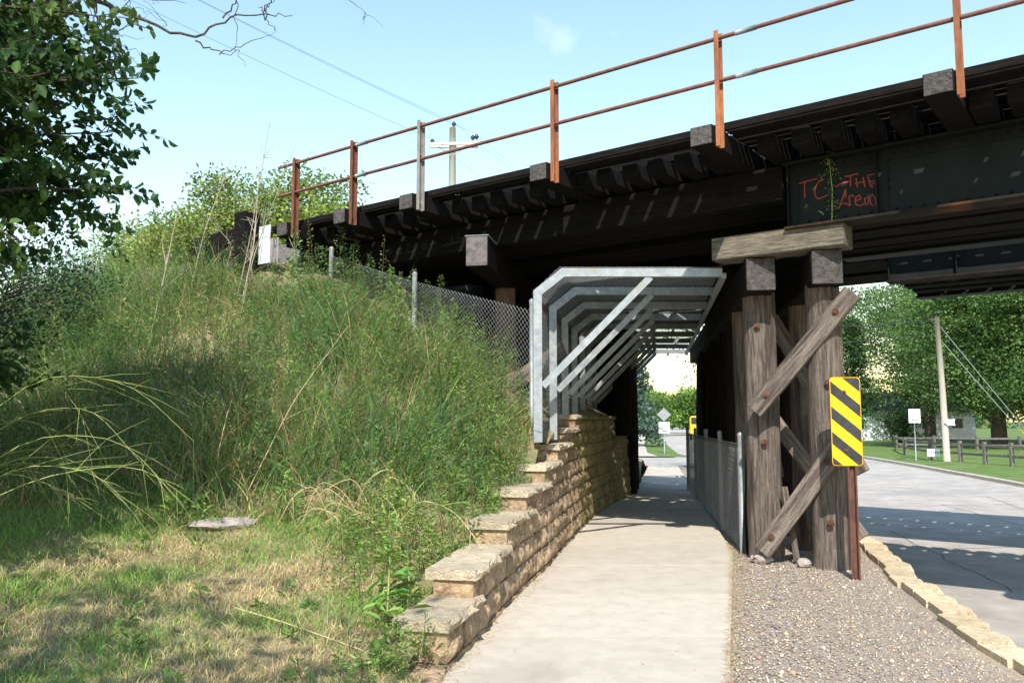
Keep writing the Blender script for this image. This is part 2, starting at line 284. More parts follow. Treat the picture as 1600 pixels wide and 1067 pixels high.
# loose stones over the gravel
n = 15000; py_ = 3.2+rng.random(n)**1.4*9; px_ = np.array([swr(a) for a in py_]); kx_ = np.array([kx(a) for a in py_]); px_ = px_+(kx_-px_)*rng.random(n)
r = rng.uniform(.004, .013, n)*np.where(rng.random(n) < .025, 2.1, 1); oc = np.array([(1, 0, 0), (0, 1, 0), (-1, 0, 0), (0, -1, 0), (0, 0, .7), (0, 0, -.7)])
V = (np.stack([px_, py_, np.full(n, -.012)], 1)[:, None]+oc[None]*r[:, None, None]*rng.uniform(.6, 1.3, (n, 6, 1))).reshape(-1, 3)
tri = np.array([(0, 1, 4), (1, 2, 4), (2, 3, 4), (3, 0, 4), (1, 0, 5), (2, 1, 5), (3, 2, 5), (0, 3, 5)]); T = (np.arange(n)[:, None, None]*6+tri[None]).reshape(-1, 3)
pc = np.array([(.46, .39, .31), (.26, .21, .17), (.38, .26, .18), (.56, .49, .4), (.17, .155, .15), (.5, .38, .24)])[rng.integers(0, 6, n)]*rng.uniform(.75, 1.15, (n, 1))
pm = bpy.data.materials.new('pebble'); pm.use_nodes = True; at = pm.node_tree.nodes.new('ShaderNodeAttribute'); at.attribute_name = 'Col'; pm.node_tree.links.new(at.outputs['Color'], pm.node_tree.nodes['Principled BSDF'].inputs['Base Color']); pm.node_tree.nodes['Principled BSDF'].inputs['Roughness'].default_value = .9
tag(link('gravel_stones', npmesh('stones', V, np.zeros((0, 4)), T, np.repeat(pc, 6, axis=0)), pm), 'loose crushed gravel between the sidewalk and kerb blocks', 'gravel', kind='stuff')
# ------------------------------------------------------------------ split-face blocks
def blockmesh(l, d, h, m, seed, rough=.022, ends=True, scal=0):
    """block with front (local -y) split face as a bumpy 5x3 grid; l along x, depth towards +y"""
    rs = np.random.default_rng(seed); nx, nz = 6, 4; V = []; F = []
    for j in range(nz):
        for i in range(nx):
            e = 1 if 0 < i < nx-1 and 0 < j < nz-1 else .35; V.append((-l/2+l*i/(nx-1)+(rs.normal()*.008 if e == 1 else 0), -abs(rs.normal())*rough*e-(.012 if e == 1 else 0)+scal*(abs(i/(nx-1)-.5)*2)**3, h*j/(nz-1)+(rs.normal()*.008 if e == 1 else 0)))
    o = len(V); V += [(-l/2, d, 0), (l/2, d, 0), (l/2, d, h), (-l/2, d, h)]
    for j in range(nz-1):
        for i in range(nx-1): a = j*nx+i; F.append((a, a+1, a+nx+1, a+nx))
    t = (nz-1)*nx
    F.append(tuple([o+3]+[t+i for i in range(nx)]+[o+2])); F.append(tuple([o]+[o+1]+[i for i in range(nx-1, -1, -1)]))
    F.append(tuple([o+3, o]+[j*nx for j in range(nz)])); F.append(tuple([o+1, o+2]+[j*nx+nx-1 for j in range(nz-1, -1, -1)])); F.append((o, o+3, o+2, o+1))
    me = mesh('block', V, F); me.materials.append(m); return me
BL = .42; bv = [blockmesh(BL-.006, .3, .194, block_m, i) for i in range(6)]; bvm = [blockmesh(BL-.006, .3, .194, moss_block, i) for i in range(4)]
capv = [blockmesh(BL+.02, .38, .072, cap_m, 20+i, .025) for i in range(6)]; capm = [blockmesh(BL+.02, .38, .072, moss_block, 20+i, .012) for i in range(2)]
wall = thing('retaining_wall', 'stepped tan split-face block retaining wall along the sidewalk', 'wall', (0, 8, 0))
starts = [5.05, 5.55, 6.25, 7.55, 8.5, 9.55, 10.7, 11.9, 12.7]
def wall_at(y):  # point on face and heading of the wall
    x = xw(y); dx = xw(y+.25)-xw(y-.25); return x, math.atan2(.5, dx)
def put_block(me, y, z, back, name):
    x, a = wall_at(y); nx, ny = math.sin(a), -math.cos(a)       # outward (towards the walk)
    return link(name, me, None, wall, (x-nx*back, y-ny*back-8, z), (0, 0, a+rng.normal()*.012))
for j in range(9):
    y = starts[j]+.03; i = 0
    while y < 18.5:
        ln = BL*math.sin(wall_at(y)[1]); yc = y+ln/2; mossy = yc > 12.8+rng.normal()*.6
        put_block(random.choice(bvm if mossy else bv), yc, -.17+.2*j, .012*j+rng.normal()*.004, 'block'); y += ln
        if j % 2 and i == 0: y -= ln*.5 if False else 0
        i += 1
for k in range(8):
    y = starts[k+1]; y1 = starts[k+2]+.08 if k < 7 else 18.5
    while y < y1-.1:
        ln = (BL+.025)*math.sin(wall_at(y)[1]); yc = y+ln/2; put_block(random.choice(capm if yc > 13 else capv), yc, .232+.2*k, .012*k-.012, 'cap_block'); y += ln
# kerb edging blocks
edge = thing('block_edging', 'low edging of yellowish concrete blocks between the gravel and the road', 'edging', (3, 6, 0))
kv = [blockmesh(.43, .26, .19, kerb_m, 40+i, .03, scal=.1) for i in range(6)]
for c in range(4):
    y = 1.5+.2*(c % 2)
    while y < 21:
        ta = math.atan2(.5, kx(y+.25)-kx(y-.25)); yc = y+.21*math.sin(ta); out = (math.sin(ta), -math.cos(ta))
        # split face turned to the road: local -y = +out
        link('block', kv[int(rng.integers(6))], None, edge, (kx(yc)+out[0]*(.3+rng.normal()*.015)-3, yc+out[1]*.3-6, -.745+.2*c+rng.normal()*.008), (rng.normal()*.015, rng.normal()*.012, ta+rng.normal()*.04)); y += .445*math.sin(ta)
# ------------------------------------------------------------------ bridges
def L(s, n, z): return (-s, n, z)
near_s = [-7.9, -5.7, -3.4, -1.15, 1.35, 3.62, 5.74, 7.98, 9.35, 10.7]
def bridge(name, label, nc, near_edge, far_edge, g1, g2, planks, outr, far_walk=0):
    t = thing(name, label, 'bridge', (0, 0, 0), BR, 'parallel railroad bridges')
    # plate girders over the road
    for gi, gn in enumerate((g1, g2)):
        me_len = 11.55; s0 = 3.16; sc_ = s0-me_len/2
        web = box(t, 'girder', (me_len, .022, .75), L(sc_, gn, 4.125), girder_paint, bev=0)
        box(web, 'flange', (me_len, .3, .03), (0, 0, -.375), flange_rust if gi == 0 else girder_paint, bev=.004); box(web, 'flange', (me_len, .3, .03), (0, 0, .36), girder_paint, bev=.004)
        for f in (-.012, .012):
            k = -1 if f < 0 else 1
            box(web, 'angle', (me_len, .012, .12), (0, k*.018, -.3), girder_paint, bev=.002); box(web, 'angle', (me_len, .012, .12), (0, k*.018, .285), girder_paint, bev=.002)
            if gi == 0 and k < 0:
                for q in (0.04, .98, 2.9, 4.8, 6.7, 8.6, 10.5):
                    st = box(web, 'stiffener', (.012, .1, .7), (me_len/2*-1+q, k*.064, 0), girder_paint, bev=.002); box(web, 'angle', (.1, .012, .7), (-me_len/2+q+.05, k*.024, 0), girder_paint, bev=.002)
    for i in range(7): box(t, 'cross_frame', (.1, g2-g1-.04, .1), L(2.8-i*1.75, (g1+g2)/2, 4.36), girder_paint); box(t, 'cross_frame', (.1, g2-g1-.04, .1), L(2.8-i*1.75, (g1+g2)/2, 3.86), girder_paint)
    for i in range(6):
        a = math.atan2(g2-g1-.1, 1.75); box(t, 'lateral_brace', (math.hypot(1.75, g2-g1)-.2, .08, .08), L(1.92-i*1.75, (g1+g2)/2, 3.95), girder_paint, (0, 0, a if i % 2 else -a))
    for pn, pw in planks: box(t, 'debris_plank', (11.3, pw, .045), L(-2.55, pn, 3.8), creo)
    # timber stringers on the approach, extra plies added to block sky light
    for sn in (g1+.02, g1+.26, g1+.5, g1+.74, g2-.74, g2-.5, g2-.26, g2-.02): 
        box(t, 'stringer', (8.1, .22, .4), L(7.23, sn, 4.295), creo)
        if far_walk: box(t, 'stringer', (5.6, .22, .5), L(8.5, sn+.004, 3.84), creo)  # lower layer added to shut out sky above the canopy
    # ties
    ss = np.arange(-8.4, 11.45, .34); outs = outr
    for s in ss:
        if any(abs(s-o) < .2 for o in outs): continue
        e = rng.uniform(-.03, .03)
        n0 = near_edge+.28+e if name == 'railroad_bridge' else near_edge+e
        box(t, 'tie', (.2, far_edge-n0, .19), L(s, (n0+far_edge)/2, 4.61+rng.normal()*.003), creo, (0, 0, rng.normal()*.006))
    for o in outs:
        n0 = near_edge-.36 if name == 'railroad_bridge' else near_edge-.1
        oo = box(t, 'outrigger_tie', (.25, far_edge-n0, .215), L(o, (n0+far_edge)/2, 4.602), creo)
        if name == 'railroad_bridge': box(oo, 'end_face', (.236, .012, .2), (0, -(far_edge-n0)/2-.004, 0), creo_end, bev=.004)
    # walkway, guard timbers, rails
    nn = near_edge; i = 0
    while nn < g1+.2:
        for seg in range(5):
          if not (name == 'railroad_bridge' and not far_walk and seg > 2 and 2 <= i <= 4): box(t, 'walkway_plank', (3.96, .108 if not far_walk else .122, .024), L(-6.45+seg*3.98, nn+.066, 4.722+(.002 if (seg+i) % 2 else 0)), creo, (0, 0, 0), .005)
        nn += .156; i += 1
    for pn in (nc-.56, nc-.36, nc-.16): box(t, 'added_plank', (19.9, .19, .024), L(1.5, pn, 4.722), creo, bev=.005)  # planks added near the rails to cover bright sky gaps between ties
    if far_walk:
        nn = far_edge-.35
        while nn < far_walk:
            for seg in range(5): box(t, 'walkway_plank', (3.96, .15, .024), L(-6.45+seg*3.98, nn+.07, 4.7225), creo, bev=.005)
            nn += .152
        for o in np.arange(-7.9, 11.4, 2.3): box(t, 'outrigger_tie', (.2, far_walk-far_edge+1.1, .18), L(o+.17, (far_walk+far_edge)/2-.4, 4.61), creo)
    box(t, 'edge_timber', (19.9, .05, .09), L(1.5, near_edge+.03, 4.782), creo)
    for gn in (nc-1.25, nc+1.25): box(t, 'guard_timber', (19.9, .19, .16), L(1.5, gn, 4.822), creo)
    for gn in (nc-.75, nc+.75):
        prof = [(-.07, 0), (.07, 0), (.07, .012), (.012, .03), (.012, .115), (.034, .125), (.034, .16), (-.034, .16), (-.034, .125), (-.012, .115), (-.012, .03), (-.07, .012)]
        V = [(x, gn+a, 4.712+b) for x in (-30, 8.4) for a, b in prof]; k = len(prof); F = [(i, (i+1) % k, k+(i+1) % k, k+i) for i in range(k)]+[tuple(range(k))[::-1], tuple(range(k, 2*k))]
        link('rail', mesh('rail', V, F), rail_steel, t)
    return t
b1 = bridge('railroad_bridge', 'black timber and steel railroad bridge with red graffiti on its girder', 10.35, 8.36, 12.0, 9.27, 11.42, [(9.68, .3), (10.18, .42), (10.72, .36), (11.2, .44)], near_s)
b2 = bridge('railroad_bridge', 'second railroad bridge close behind the one with red graffiti', 14.78, 13.02, 16.5, 13.75, 15.8, [(14.15, .36), (14.72, .36), (15.3, .36)], [], 18.1)
# graffiti: painted strokes on the near girder
def strokes(parent, name, lines, m, n, wdt):
    V = []; F = []
    for ln in lines:
        p = np.array(ln, float)
        q = []
        for i in range(len(p)-1):
            for t in np.linspace(0, 1, 5)[:-1]:
                p0, p1, p2, p3 = p[max(i-1, 0)], p[i], p[i+1], p[min(i+2, len(p)-1)]
                q.append(.5*((2*p1)+(-p0+p2)*t+(2*p0-5*p1+4*p2-p3)*t*t+(-p0+3*p1-3*p2+p3)*t**3))
        q.append(p[-1]); q = np.array(q); d = np.gradient(q, axis=0); d /= np.hypot(d[:, 0], d[:, 1])[:, None]+1e-9; nr = np.stack([-d[:, 1], d[:, 0]], 1)*wdt/2
        o = len(V)
        for a, b in zip(q-nr, q+nr): V += [(-a[0], n, a[1]), (-b[0], n, b[1])]
        for i in range(len(q)-1): F.append((o+2*i, o+2*i+1, o+2*i+3, o+2*i+2))
    return link(name, mesh(name, V, F), m, parent)
def px(x, y):    # picture of the lettering (local pixels of the 180x100 sheet) -> s, z on the girder
    X = x/1600*180; Y = y/889*100; s = 3.15-(X-10)*.00672+.00001*X; z = 4.585-.0071*Y-.00085*(X); return (s, z)
gl = [[(250, 375), (350, 345), (530, 310)], [(350, 350), (345, 450), (345, 580)], [(630, 325), (560, 350), (510, 430), (490, 520), (530, 590), (600, 580), (680, 540)],
      [(925, 300), (1010, 290), (1110, 265)], [(1005, 300), (1000, 440)], [(790, 440), (880, 390), (980, 375)], [(1080, 330), (1095, 460)], [(1175, 320), (1195, 460)], [(1060, 405), (1200, 380)], [(1240, 300), (1270, 440), (1310, 465)], [(1240, 300), (1350, 285)], [(1260, 390), (1330, 375)], [(1270, 440), (1335, 400)],
      [(930, 470), (900, 560), (850, 680), (825, 750)], [(930, 480), (925, 600)], [(840, 690), (910, 670), (985, 710)], [(985, 710), (975, 590), (1010, 565), (1040, 590)], [(1060, 640), (1130, 620), (1110, 570), (1060, 610), (1065, 690), (1130, 710), (1170, 680)], [(1185, 600), (1190, 690), (1225, 690), (1250, 610), (1270, 700), (1320, 720), (1330, 640), (1290, 560)], [(1400, 645), (1510, 630)]]
for l in gl: strokes(b1, 'graffiti_stroke', [[px(*q) for q in l]], red_g, 9.2535+rng.uniform(-.001, .001), .013)['label'] = 'red spray-painted stroke of the lettering TC THE Crew'
sc2 = lambda x, y: (9.55-(x-440)/900*1.75, 4.30+(560-y)/300*.24-.1)
g2l = [[(430, 580), (425, 420), (470, 410), (490, 460), (440, 500)], [(560, 500), (600, 480), (590, 430), (550, 470), (560, 540), (620, 520)], [(650, 560), (680, 340)], [(690, 490), (670, 520), (700, 540), (760, 500)], [(830, 490), (870, 460), (850, 420), (825, 470), (850, 520), (900, 500)], [(910, 430), (930, 470), (950, 400), (970, 465), (990, 420)], [(1140, 340), (1150, 480)], [(1050, 515), (1230, 490)], [(1240, 290), (1210, 360), (1230, 440), (1260, 430)]]
for l in g2l: strokes(b1, 'graffiti_stroke', [[sc2(*q) for q in l]], grey_g, 9.176, .011)['label'] = 'faint grey stroke of painted scrawl on the timber stringer'
# rivets on the girder
rv = bmesh.new(); bmesh.ops.create_icosphere(rv, subdivisions=1, radius=.016); rme = bpy.data.meshes.new('rivet'); rv.to_mesh(rme); rv.free(); rme.materials.append(girder_paint)
for sx in (2.19, 2.07):
    for z in np.arange(3.85, 4.42, .1): link('rivet', rme, None, b1, L(sx, 9.25, z))
for s in np.arange(.7, 3.1, .13): link('rivet', rme, None, b1, L(s, 9.24, 3.82)); link('rivet', rme, None, b1, L(s, 9.24, 4.41))
# railing
rl_t = thing('bridge_railing', 'rusty two-pipe railing with steel angle posts along the bridge walkway', 'railing', (0, 0, 0), BR)
RZ0, RZ1, RM = 4.5, 5.7, 5.2
for i, o in enumerate(near_s):
    s = o-.125-.012; m_ = greysteel if i == 7 else (rust_dark if i > 7 else rust)
    V = []; prof = [(0, -.06), (.012, -.06), (.012, -.006), (.075, -.006), (.075, .006), (.012, .006), (.012, .06), (0, .06)]
    # angle / channel section post
    prof = [(-.055, 0), (.055, 0), (.055, .05), (.043, .05), (.043, .012), (-.043, .012), (-.043, .05), (-.055, .05)]
    for z in (RZ0-.02, RZ1+.04): V += [(-s+b+.0, 8.12+a, z) for a, b in prof]
    k = 8; F = [(q, (q+1) % k, k+(q+1) % k, k+q) for q in range(k)]+[tuple(range(k)), tuple(range(k, 2*k))[::-1]]
    p_ = link('railing_post', mesh('post', V, F), m_, rl_t)
    for z in (4.56, RM-.03, RM+.04, RZ1-.06, RZ1+.0):
        b_ = link('bolt', rme, None, p_, (-s+.02, 8.12, z)); b_.scale = (.9, .9, .9)
for z in (RM, RZ1-.03):
    tube('pipe', [(-s_, 8.12, z) for s_ in np.linspace(-9, 10.98, 24)], .024, pipe_rust, rl_t, 8)
    for s_ in (9.02, 3.15, -2.4): tube('sleeve', [(-s_-.11, 8.12, z), (-s_+.11, 8.12, z)], .029, galv, rl_t, 8)
# ------------------------------------------------------------------ bents
def round_post(parent, x, y, z0, z1, r, m, lean=(0, 0), name='post'):
    pts = []; rad = []
    for t in np.linspace(0, 1, 9): pts.append((x+lean[0]*t+rng.normal()*.004, y+lean[1]*t+rng.normal()*.004, z0+(z1-z0)*t)); rad.append(r*(1.05-.1*t)+rng.normal()*.003)
    return tube(name, pts, rad, m, parent, 14)
bolt_me = None
def boltmesh():
    bm = bmesh.new(); bmesh.ops.create_cone(bm, cap_ends=True, segments=10, radius1=.04, radius2=.036, depth=.012); g = bmesh.ops.create_cone(bm, cap_ends=True, segments=6, radius1=.02, radius2=.018, depth=.05)
    bmesh.ops.rotate(bm, verts=bm.verts, cent=(0, 0, 0), matrix=Matrix.Rotation(R(90), 3, 'X')); me = bpy.data.meshes.new('bolt'); bm.to_mesh(me); bm.free(); me.materials.append(mat('bolt_rust', (.07, .03, .02), (.16, .07, .045), 20, .9, .3)); return me
bolt_me = boltmesh()
RD2 = np.array([.157, .9876]); RANG2 = -math.atan2(.157, .9876)
bent = thing('trestle_bent', 'double row of weathered timber posts beside the road with diagonal braces and hazard marker', 'trestle', (3.3, 9.6, 0))
def W(x, y, z): return (x-3.3, y-9.6, z)
for row, (x0, y0) in enumerate([(3.02, 10.05), (3.56, 9.42)]):
    for k in range(9):
        d = 1.38*k; x = x0+RD2[0]*d; y = y0+RD2[1]*d
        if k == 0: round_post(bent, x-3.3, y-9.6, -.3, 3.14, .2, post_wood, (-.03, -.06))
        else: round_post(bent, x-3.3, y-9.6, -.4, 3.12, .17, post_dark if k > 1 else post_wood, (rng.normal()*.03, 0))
    p0 = B(3.5 if row == 0 else 2.75, 9.28); ln = 12.2; c = np.array(p0[:2])+RD2*ln/2
    cp = box(bent, 'cap_beam', (.34, ln, .4), W(c[0], c[1], 3.29), creo, (0, 0, RANG2), .02)
    box(cp, 'end_face', (.32, .014, .38), (0, -ln/2-.003, 0), creo_end, bev=.006)
cc = B(3.29, 9.34); cor = box(bent, 'corbel', (1.52, .34, .27), W(cc[0], cc[1], 3.625), corbel_wood, (0, 0, BR), .012)
cc2 = B(4.25, 11.42); box(bent, 'corbel', (1.5, .32, .27), W(cc2[0], cc2[1], 3.625), creo, (0, 0, BR), .012)
for n_, s_ in ((13.75, 5.3), (15.8, 6.2)): q = B(s_, n_); box(bent, 'corbel', (1.6, .32, .27), W(q[0], q[1], 3.625), creo, (0, 0, BR), .012)
def brace(parent, sa, za, sb, zb, n, m, wd=.2, th=.075, off=(3.3, 9.6), bolts=True):
    a = np.array([-sa, za]); b = np.array([-sb, zb]); d = b-a; ln = np.hypot(*d); ang = math.atan2(d[1], d[0]); c = (a+b)/2
    w_ = B(-c[0], n); o = box(parent, 'brace', (ln, th, wd), (w_[0]-off[0], w_[1]-off[1], c[1]), m, (0, 0, 0), .008)
    o.rotation_euler = (Matrix.Rotation(BR, 3, 'Z')@Matrix.Rotation(-ang, 3, 'Y')).to_euler()
    if bolts:
        for q in (-.36, .34): link('bolt', bolt_me, None, o, (ln*q, -th/2-.004, rng.normal()*.02))
    return o
brace(bent, 3.67, 1.72, 2.52, 3.0, 9.40, brace_wood, .21); brace(bent, 3.62, .12, 2.70, 1.36, 9.40, brace_wood, .21)
brace(bent, 2.72, 1.0, 3.75, 2.9, 10.25, brace_wood, .17, bolts=False); brace(bent, 2.75, .25, 3.85, 1.75, 10.25, brace_wood, .17, bolts=False)
brace(bent, 3.3, .02, 3.42, .85, 9.62, brace_wood, .07, .03, bolts=False)
for s_, n_, z_ in [(3.66, 9.56, 2.72), (3.62, 9.58, 1.35), (2.84, 9.40, .5), (2.82, 9.40, 2.02)]:
    q = B(s_, n_-.02, z_); link('bolt', bolt_me, None, bent, W(*q), (0, 0, BR))
q0 = B(3.75, 9.75); tube('pole', [W(q0[0]-.1, q0[1]+.3, 0), W(q0[0]+.05, q0[1]+.1, 3.3)], [.06, .05], post_dark, bent, 8)
# planks closing the row beside the walk
for k in range(8):
    d = 1.38*k+.69; a_ = (-1)**k*R(50); o = box(bent, 'brace', (.06, 1.9, .22), (3.02+RD2[0]*d+.2-3.3, 10.05+RD2[1]*d-9.6, 1.6), post_dark, (0, 0, 0)); o.rotation_euler = (Matrix.Rotation(RANG2, 3, 'Z')@Matrix.Rotation(a_, 3, 'X')).to_euler()
# trestle bent on the slope
b3 = thing('trestle_bent', 'timber post and cap bent on the slope behind the chain-link fence', 'trestle', (0, 13, 2))
p0 = B(7.14, 8.52); ln = 4.1; c = np.array(p0[:2])+RD*ln/2
cp = box(b3, 'cap_beam', (.31, ln, .42), (c[0], c[1]-13, 3.89-2), creo, (0, 0, RANG), .02); box(cp, 'end_face', (.295, .014, .4), (0, -ln/2-.003, 0), mat('cap_end', (.09, .08, .08), (.2, .17, .165), 14, .85, .6, 40), bev=.006)
box(cp, 'top_cover', (.33, .62, .012), (0, -ln/2+.3, .217), galv, bev=.002)
for k in range(6):
    d = 2.0+k*1.45; x, y = p0[0]+RD[0]*d, p0[1]+RD[1]*d; z0 = float(TZ(x, y))-.3; round_post(b3, x, y-13, z0-2, (3.69 if k < 2 else 3.2)-2, .17, mat('reddish_post', (.13, .08, .06), (.26, .17, .13), 5, .85, .8, 22, (9, 9, .8)) if k == 0 else post_dark)
o = box(b3, 'brace', (1.7, .08, .24), (.15, -.55, .25), brace_wood, (0, 0, 0)); o.rotation_euler = (Matrix.Rotation(BR, 3, 'Z')@Matrix.Rotation(-R(28), 3, 'Y')).to_euler()
c = np.array(p0[:2])+RD*7.2; box(b3, 'cap_beam', (.31, 4.6, .4), (c[0], c[1]-13, 3.385-2), creo, (0, 0, RANG), .02)
b4 = thing('trestle_bent', 'dark timber posts rising at the far end of the retaining wall', 'trestle', (2.7, 18.9, 0))
cap = box(b4, 'cap_beam', (.34, 4.2, .4), (-.12, -.2, 3.385), creo, (0, 0, RANG), .02)
for k, (x, y) in enumerate([(-.12, -.15), (.12, 1.15), (-.4, -1.5)]): round_post(b4, x, y, -.3 if k < 2 else 1.3, 3.2, .2, post_dark)
b5 = thing('trestle_bent', 'timber bent carrying the bridges on the far side of the road', 'trestle', (*B(-7.9, 12)[:2], -.8))
box(b5, 'cap_beam', (.36, 11, .4), (1.2, 1.4, 4.32), creo, (0, 0, RANG), .02); box(b5, 'corbel', (.9, 9, .24), (.6, .4, 4.39+.02), creo, (0, 0, RANG), .02)
for k in range(7): d = -4.2+1.5*k; round_post(b5, 1.2+RD[0]*d, 1.4+RD[1]*d, -.3, 4.15, .18, post_dark)
# abutment of stacked timbers
ab = thing('abutment_wall', 'stacked black timber abutment at the end of the bridge', 'wall', (*B(11.6, 12)[:2], 3), BR)
for i in range(6):
    box(ab, 'timber', (.28, 8.9, .27), (0, .2, -1.3+i*.275+rng.normal()*.004), creo)
for i in range(3): box(ab, 'timber', (1.75, .26, .27), (-1.03, -3.72, 1.17+i*.275), creo if i else creo_end)
box(ab, 'timber', (.3, .3, 1.2), (-.05, -3.98, 1.4), creo)
bk = thing('added_bulkhead', 'dark timber bulkhead added to block the sky behind the second bridge', 'wall', (*B(11.15, 16.75)[:2], 2), BR)  # timber wall added to keep sky light out under the bridges
for i in range(13): box(bk, 'timber', (3.3+rng.uniform(-.05, .05), .24, .262), (0, rng.uniform(-.012, .012), -1.2+i*.258), creo)
bk2 = thing('added_bulkhead', 'dark timber bulkhead added under the first bridge to darken behind the canopy', 'wall', (*B(10.1, 12.9)[:2], 2.3), BR)  # second timber wall, added as a dark backing for the canopy
for i in range(7): box(bk2, 'timber', (2.7+rng.uniform(-.05, .05), .2, .262), (0, rng.uniform(-.012, .012), -.2+i*.258), creo)
for i in range(6): box(b1, 'walkway_plank', (7.0, .165, .04), L(7.9, 12.09+i*.172, 4.735), creo, bev=.005)  # planks added across the gap between decks to cut light from above
ms = thing('metal_sheet', 'pale metal sheet nailed to the abutment timbers', 'sheet', (*B(11.28, 8.1)[:2], 4.12), BR)
box(ms, 'panel', (.3, .006, .62), (0, 0, .33), sheet_w, bev=0); box(ms, 'panel', (.22, .006, .4), (.26, .004, .2), greysteel, bev=0)
# ------------------------------------------------------------------ canopy
def chain(P, nu, nv, off=None):
    """diamond wires over a patch P(u,v) -> paths"""
    out = []
    for i in range(nu):
        out.append([P((i+(j % 2))/nu, j/nv) for j in range(nv+1)])
        out.append([P((i+1-(j % 2))/nu, j/nv) for j in range(nv+1)])
    return out
can = thing('walkway_canopy', 'galvanised steel frame canopy with mesh over the sidewalk tunnel', 'canopy', (0, 10, 0))
FY = [10+1.43*i for i in range(9)]; TB = .051
def sweep(pts, hw, hd, m, parent, name):
    """box-section member along pts in the xz plane, mitred"""
    p = np.array(pts, float); V = []; F = []
    for i in range(len(p)):
        d0 = p[i]-p[i-1] if i else p[1]-p[0]; d1 = p[i+1]-p[i] if i < len(p)-1 else p[i]-p[i-1]
        d0 = d0/np.linalg.norm(d0); d1 = d1/np.linalg.norm(d1); n0 = np.array([-d0[2], 0, d0[0]]); n1 = np.array([-d1[2], 0, d1[0]]); b = n0+n1; b /= np.linalg.norm(b); b *= hw/max(.4, b@n0)
        for sx, sy in ((1, -1), (1, 1), (-1, 1), (-1, -1)): V.append(tuple(p[i]+b*sx+np.array([0, hd*sy, 0])))
    for i in range(len(p)-1):
        for j in range(4): F.append((4*i+j, 4*i+(j+1) % 4, 4*i+4+(j+1) % 4, 4*i+4+j))
    F += [(3, 2, 1, 0), tuple(range(4*len(p)-4, 4*len(p)))]
    return link(name, mesh(name, V, F), m, parent)
for i, y in enumerate(FY):
    dx = .178*(y-10); yl = y-10; zb = max(1.25, min(1.35, 1.35)) if y < 18 else .0
    f_ = sweep([(.31+dx, yl, zb), (.31+dx, yl, 3.15), (.62+dx, yl, 3.395), (2.55+dx*.95, yl, 3.395)], TB, TB*.8, galv, can, 'frame')
    br = sweep([(.37+dx, 0, 2.02), (1.68+dx, 0, 3.34)], TB*.8, TB*.6, galv, f_, 'brace'); br.location = (0, yl, 0)
box(can, 'edge_rail', (.07, 12, .07), (2.55+1.02, 5.9, 3.36), galv, (0, 0, -math.atan2(.169, 1)))
y0_, y1_ = 10.05, 21.4
def cov(u, v):   # u along the walk, v across: up the side, over the chamfer, along the top
    y = (y1_-y0_)*u; dx = .178*y; k = v*4.05
    if k < 1.75: return (.24+dx, y, 1.4+k)
    if k < 2.15: t = (k-1.75)/.4; return (.24+dx+.33*t, y, 3.15+.32*t)
    t = (k-2.15)/1.9; return (.57+dx+1.98*t*(1-.004*y), y, 3.47)
V, Q = tubes(chain(cov, 120, 60), [.0022]*240, 3); link('mesh_cover', npmesh('mesh', V, Q), wire_m, can)
# ------------------------------------------------------------------ chain-link fences
def fence(name, label, posts, zt, zb, nu, nv, pr=.036, m=galv, wr=.0026):
    t = thing(name, label, 'fence', (posts[0][0], posts[0][1], zb[0])); pp = np.array(posts, float); ox = np.array([*pp[0], zb[0]])
    for i, p in enumerate(posts):
        z0, z1 = zb[i]-.3, zt[i]+.1; pts = [np.array([p[0], p[1], z])-ox for z in (z0, z1-.03, z1, z1+.025, z1+.035)]; tube('post', pts, [pr, pr, pr*1.15, pr*.8, pr*.2], m, t, 10)
    cum = np.concatenate([[0], np.cumsum(np.hypot(*np.diff(pp, axis=0).T))]); cum /= cum[-1]
    def P(u, v): u = min(1, u); x = np.interp(u, cum, pp[:, 0]); y = np.interp(u, cum, pp[:, 1]); a = np.interp(u, cum, zb); b = np.interp(u, cum, zt); return np.array([x, y, a+(b-a)*v])-ox+np.array([-.04, -.01, 0])
    V, Q = tubes(chain(P, nu, nv), [wr]*2*nu, 3); link('wire_mesh', npmesh('wire', V, Q), wire_m, t); return t
fp = [(B(s, 8.5)[0], B(s, 8.5)[1]) for s in (10.1, 8.28, 6.2)]
fence('chain_link_fence', 'sagging chain-link fence running down the weedy slope to the canopy', fp, [4.2, 3.6, 3.02], [3.6, 2.6, 1.5], 62, 20)
fpr = [(2.84+.14*i*2.35, 10.42+2.35*i) for i in range(5)]
fence('chain_link_fence', 'low chain-link fence with capped posts between the sidewalk and timber posts', fpr, [1.33]*5, [.05]*5, 150, 20, wr=.0017)
# ------------------------------------------------------------------ hazard marker
hm = thing('hazard_marker', 'yellow and black diagonal striped object marker on a rusty channel post', 'sign', (3.47, 8.68, 0), R(-6))
PW, PH, zc = .305, .914, 1.6
def rr_outline(w_, h_, r_, n=5):
    o = []
    for cx_, cz_, a0 in ((w_/2-r_, h_/2-r_, 0), (-w_/2+r_, h_/2-r_, 90), (-w_/2+r_, -h_/2+r_, 180), (w_/2-r_, -h_/2+r_, 270)):
        for i in range(n+1): a = R(a0+90*i/n); o.append((cx_+r_*math.cos(a), cz_+r_*math.sin(a)))
    return o
ol = rr_outline(PW, PH, .035); k = len(ol); V = [(x, -.002, z) for x, z in ol]+[(x, .002, z) for x, z in ol]; F = [tuple(range(k)), tuple(range(k, 2*k))[::-1]]+[(i, k+i, k+(i+1) % k, (i+1) % k) for i in range(k)]
pan = link('panel', mesh('panel', V, F), yellow, hm, (0, 0, zc))
def clip(poly, inside, cut):
    out = []
    for i in range(len(poly)):
        a, b = poly[i], poly[(i+1) % len(poly)]; ia, ib = inside(a), inside(b)
        if ia: out.append(a)
        if ia != ib: out.append(cut(a, b))
    return out
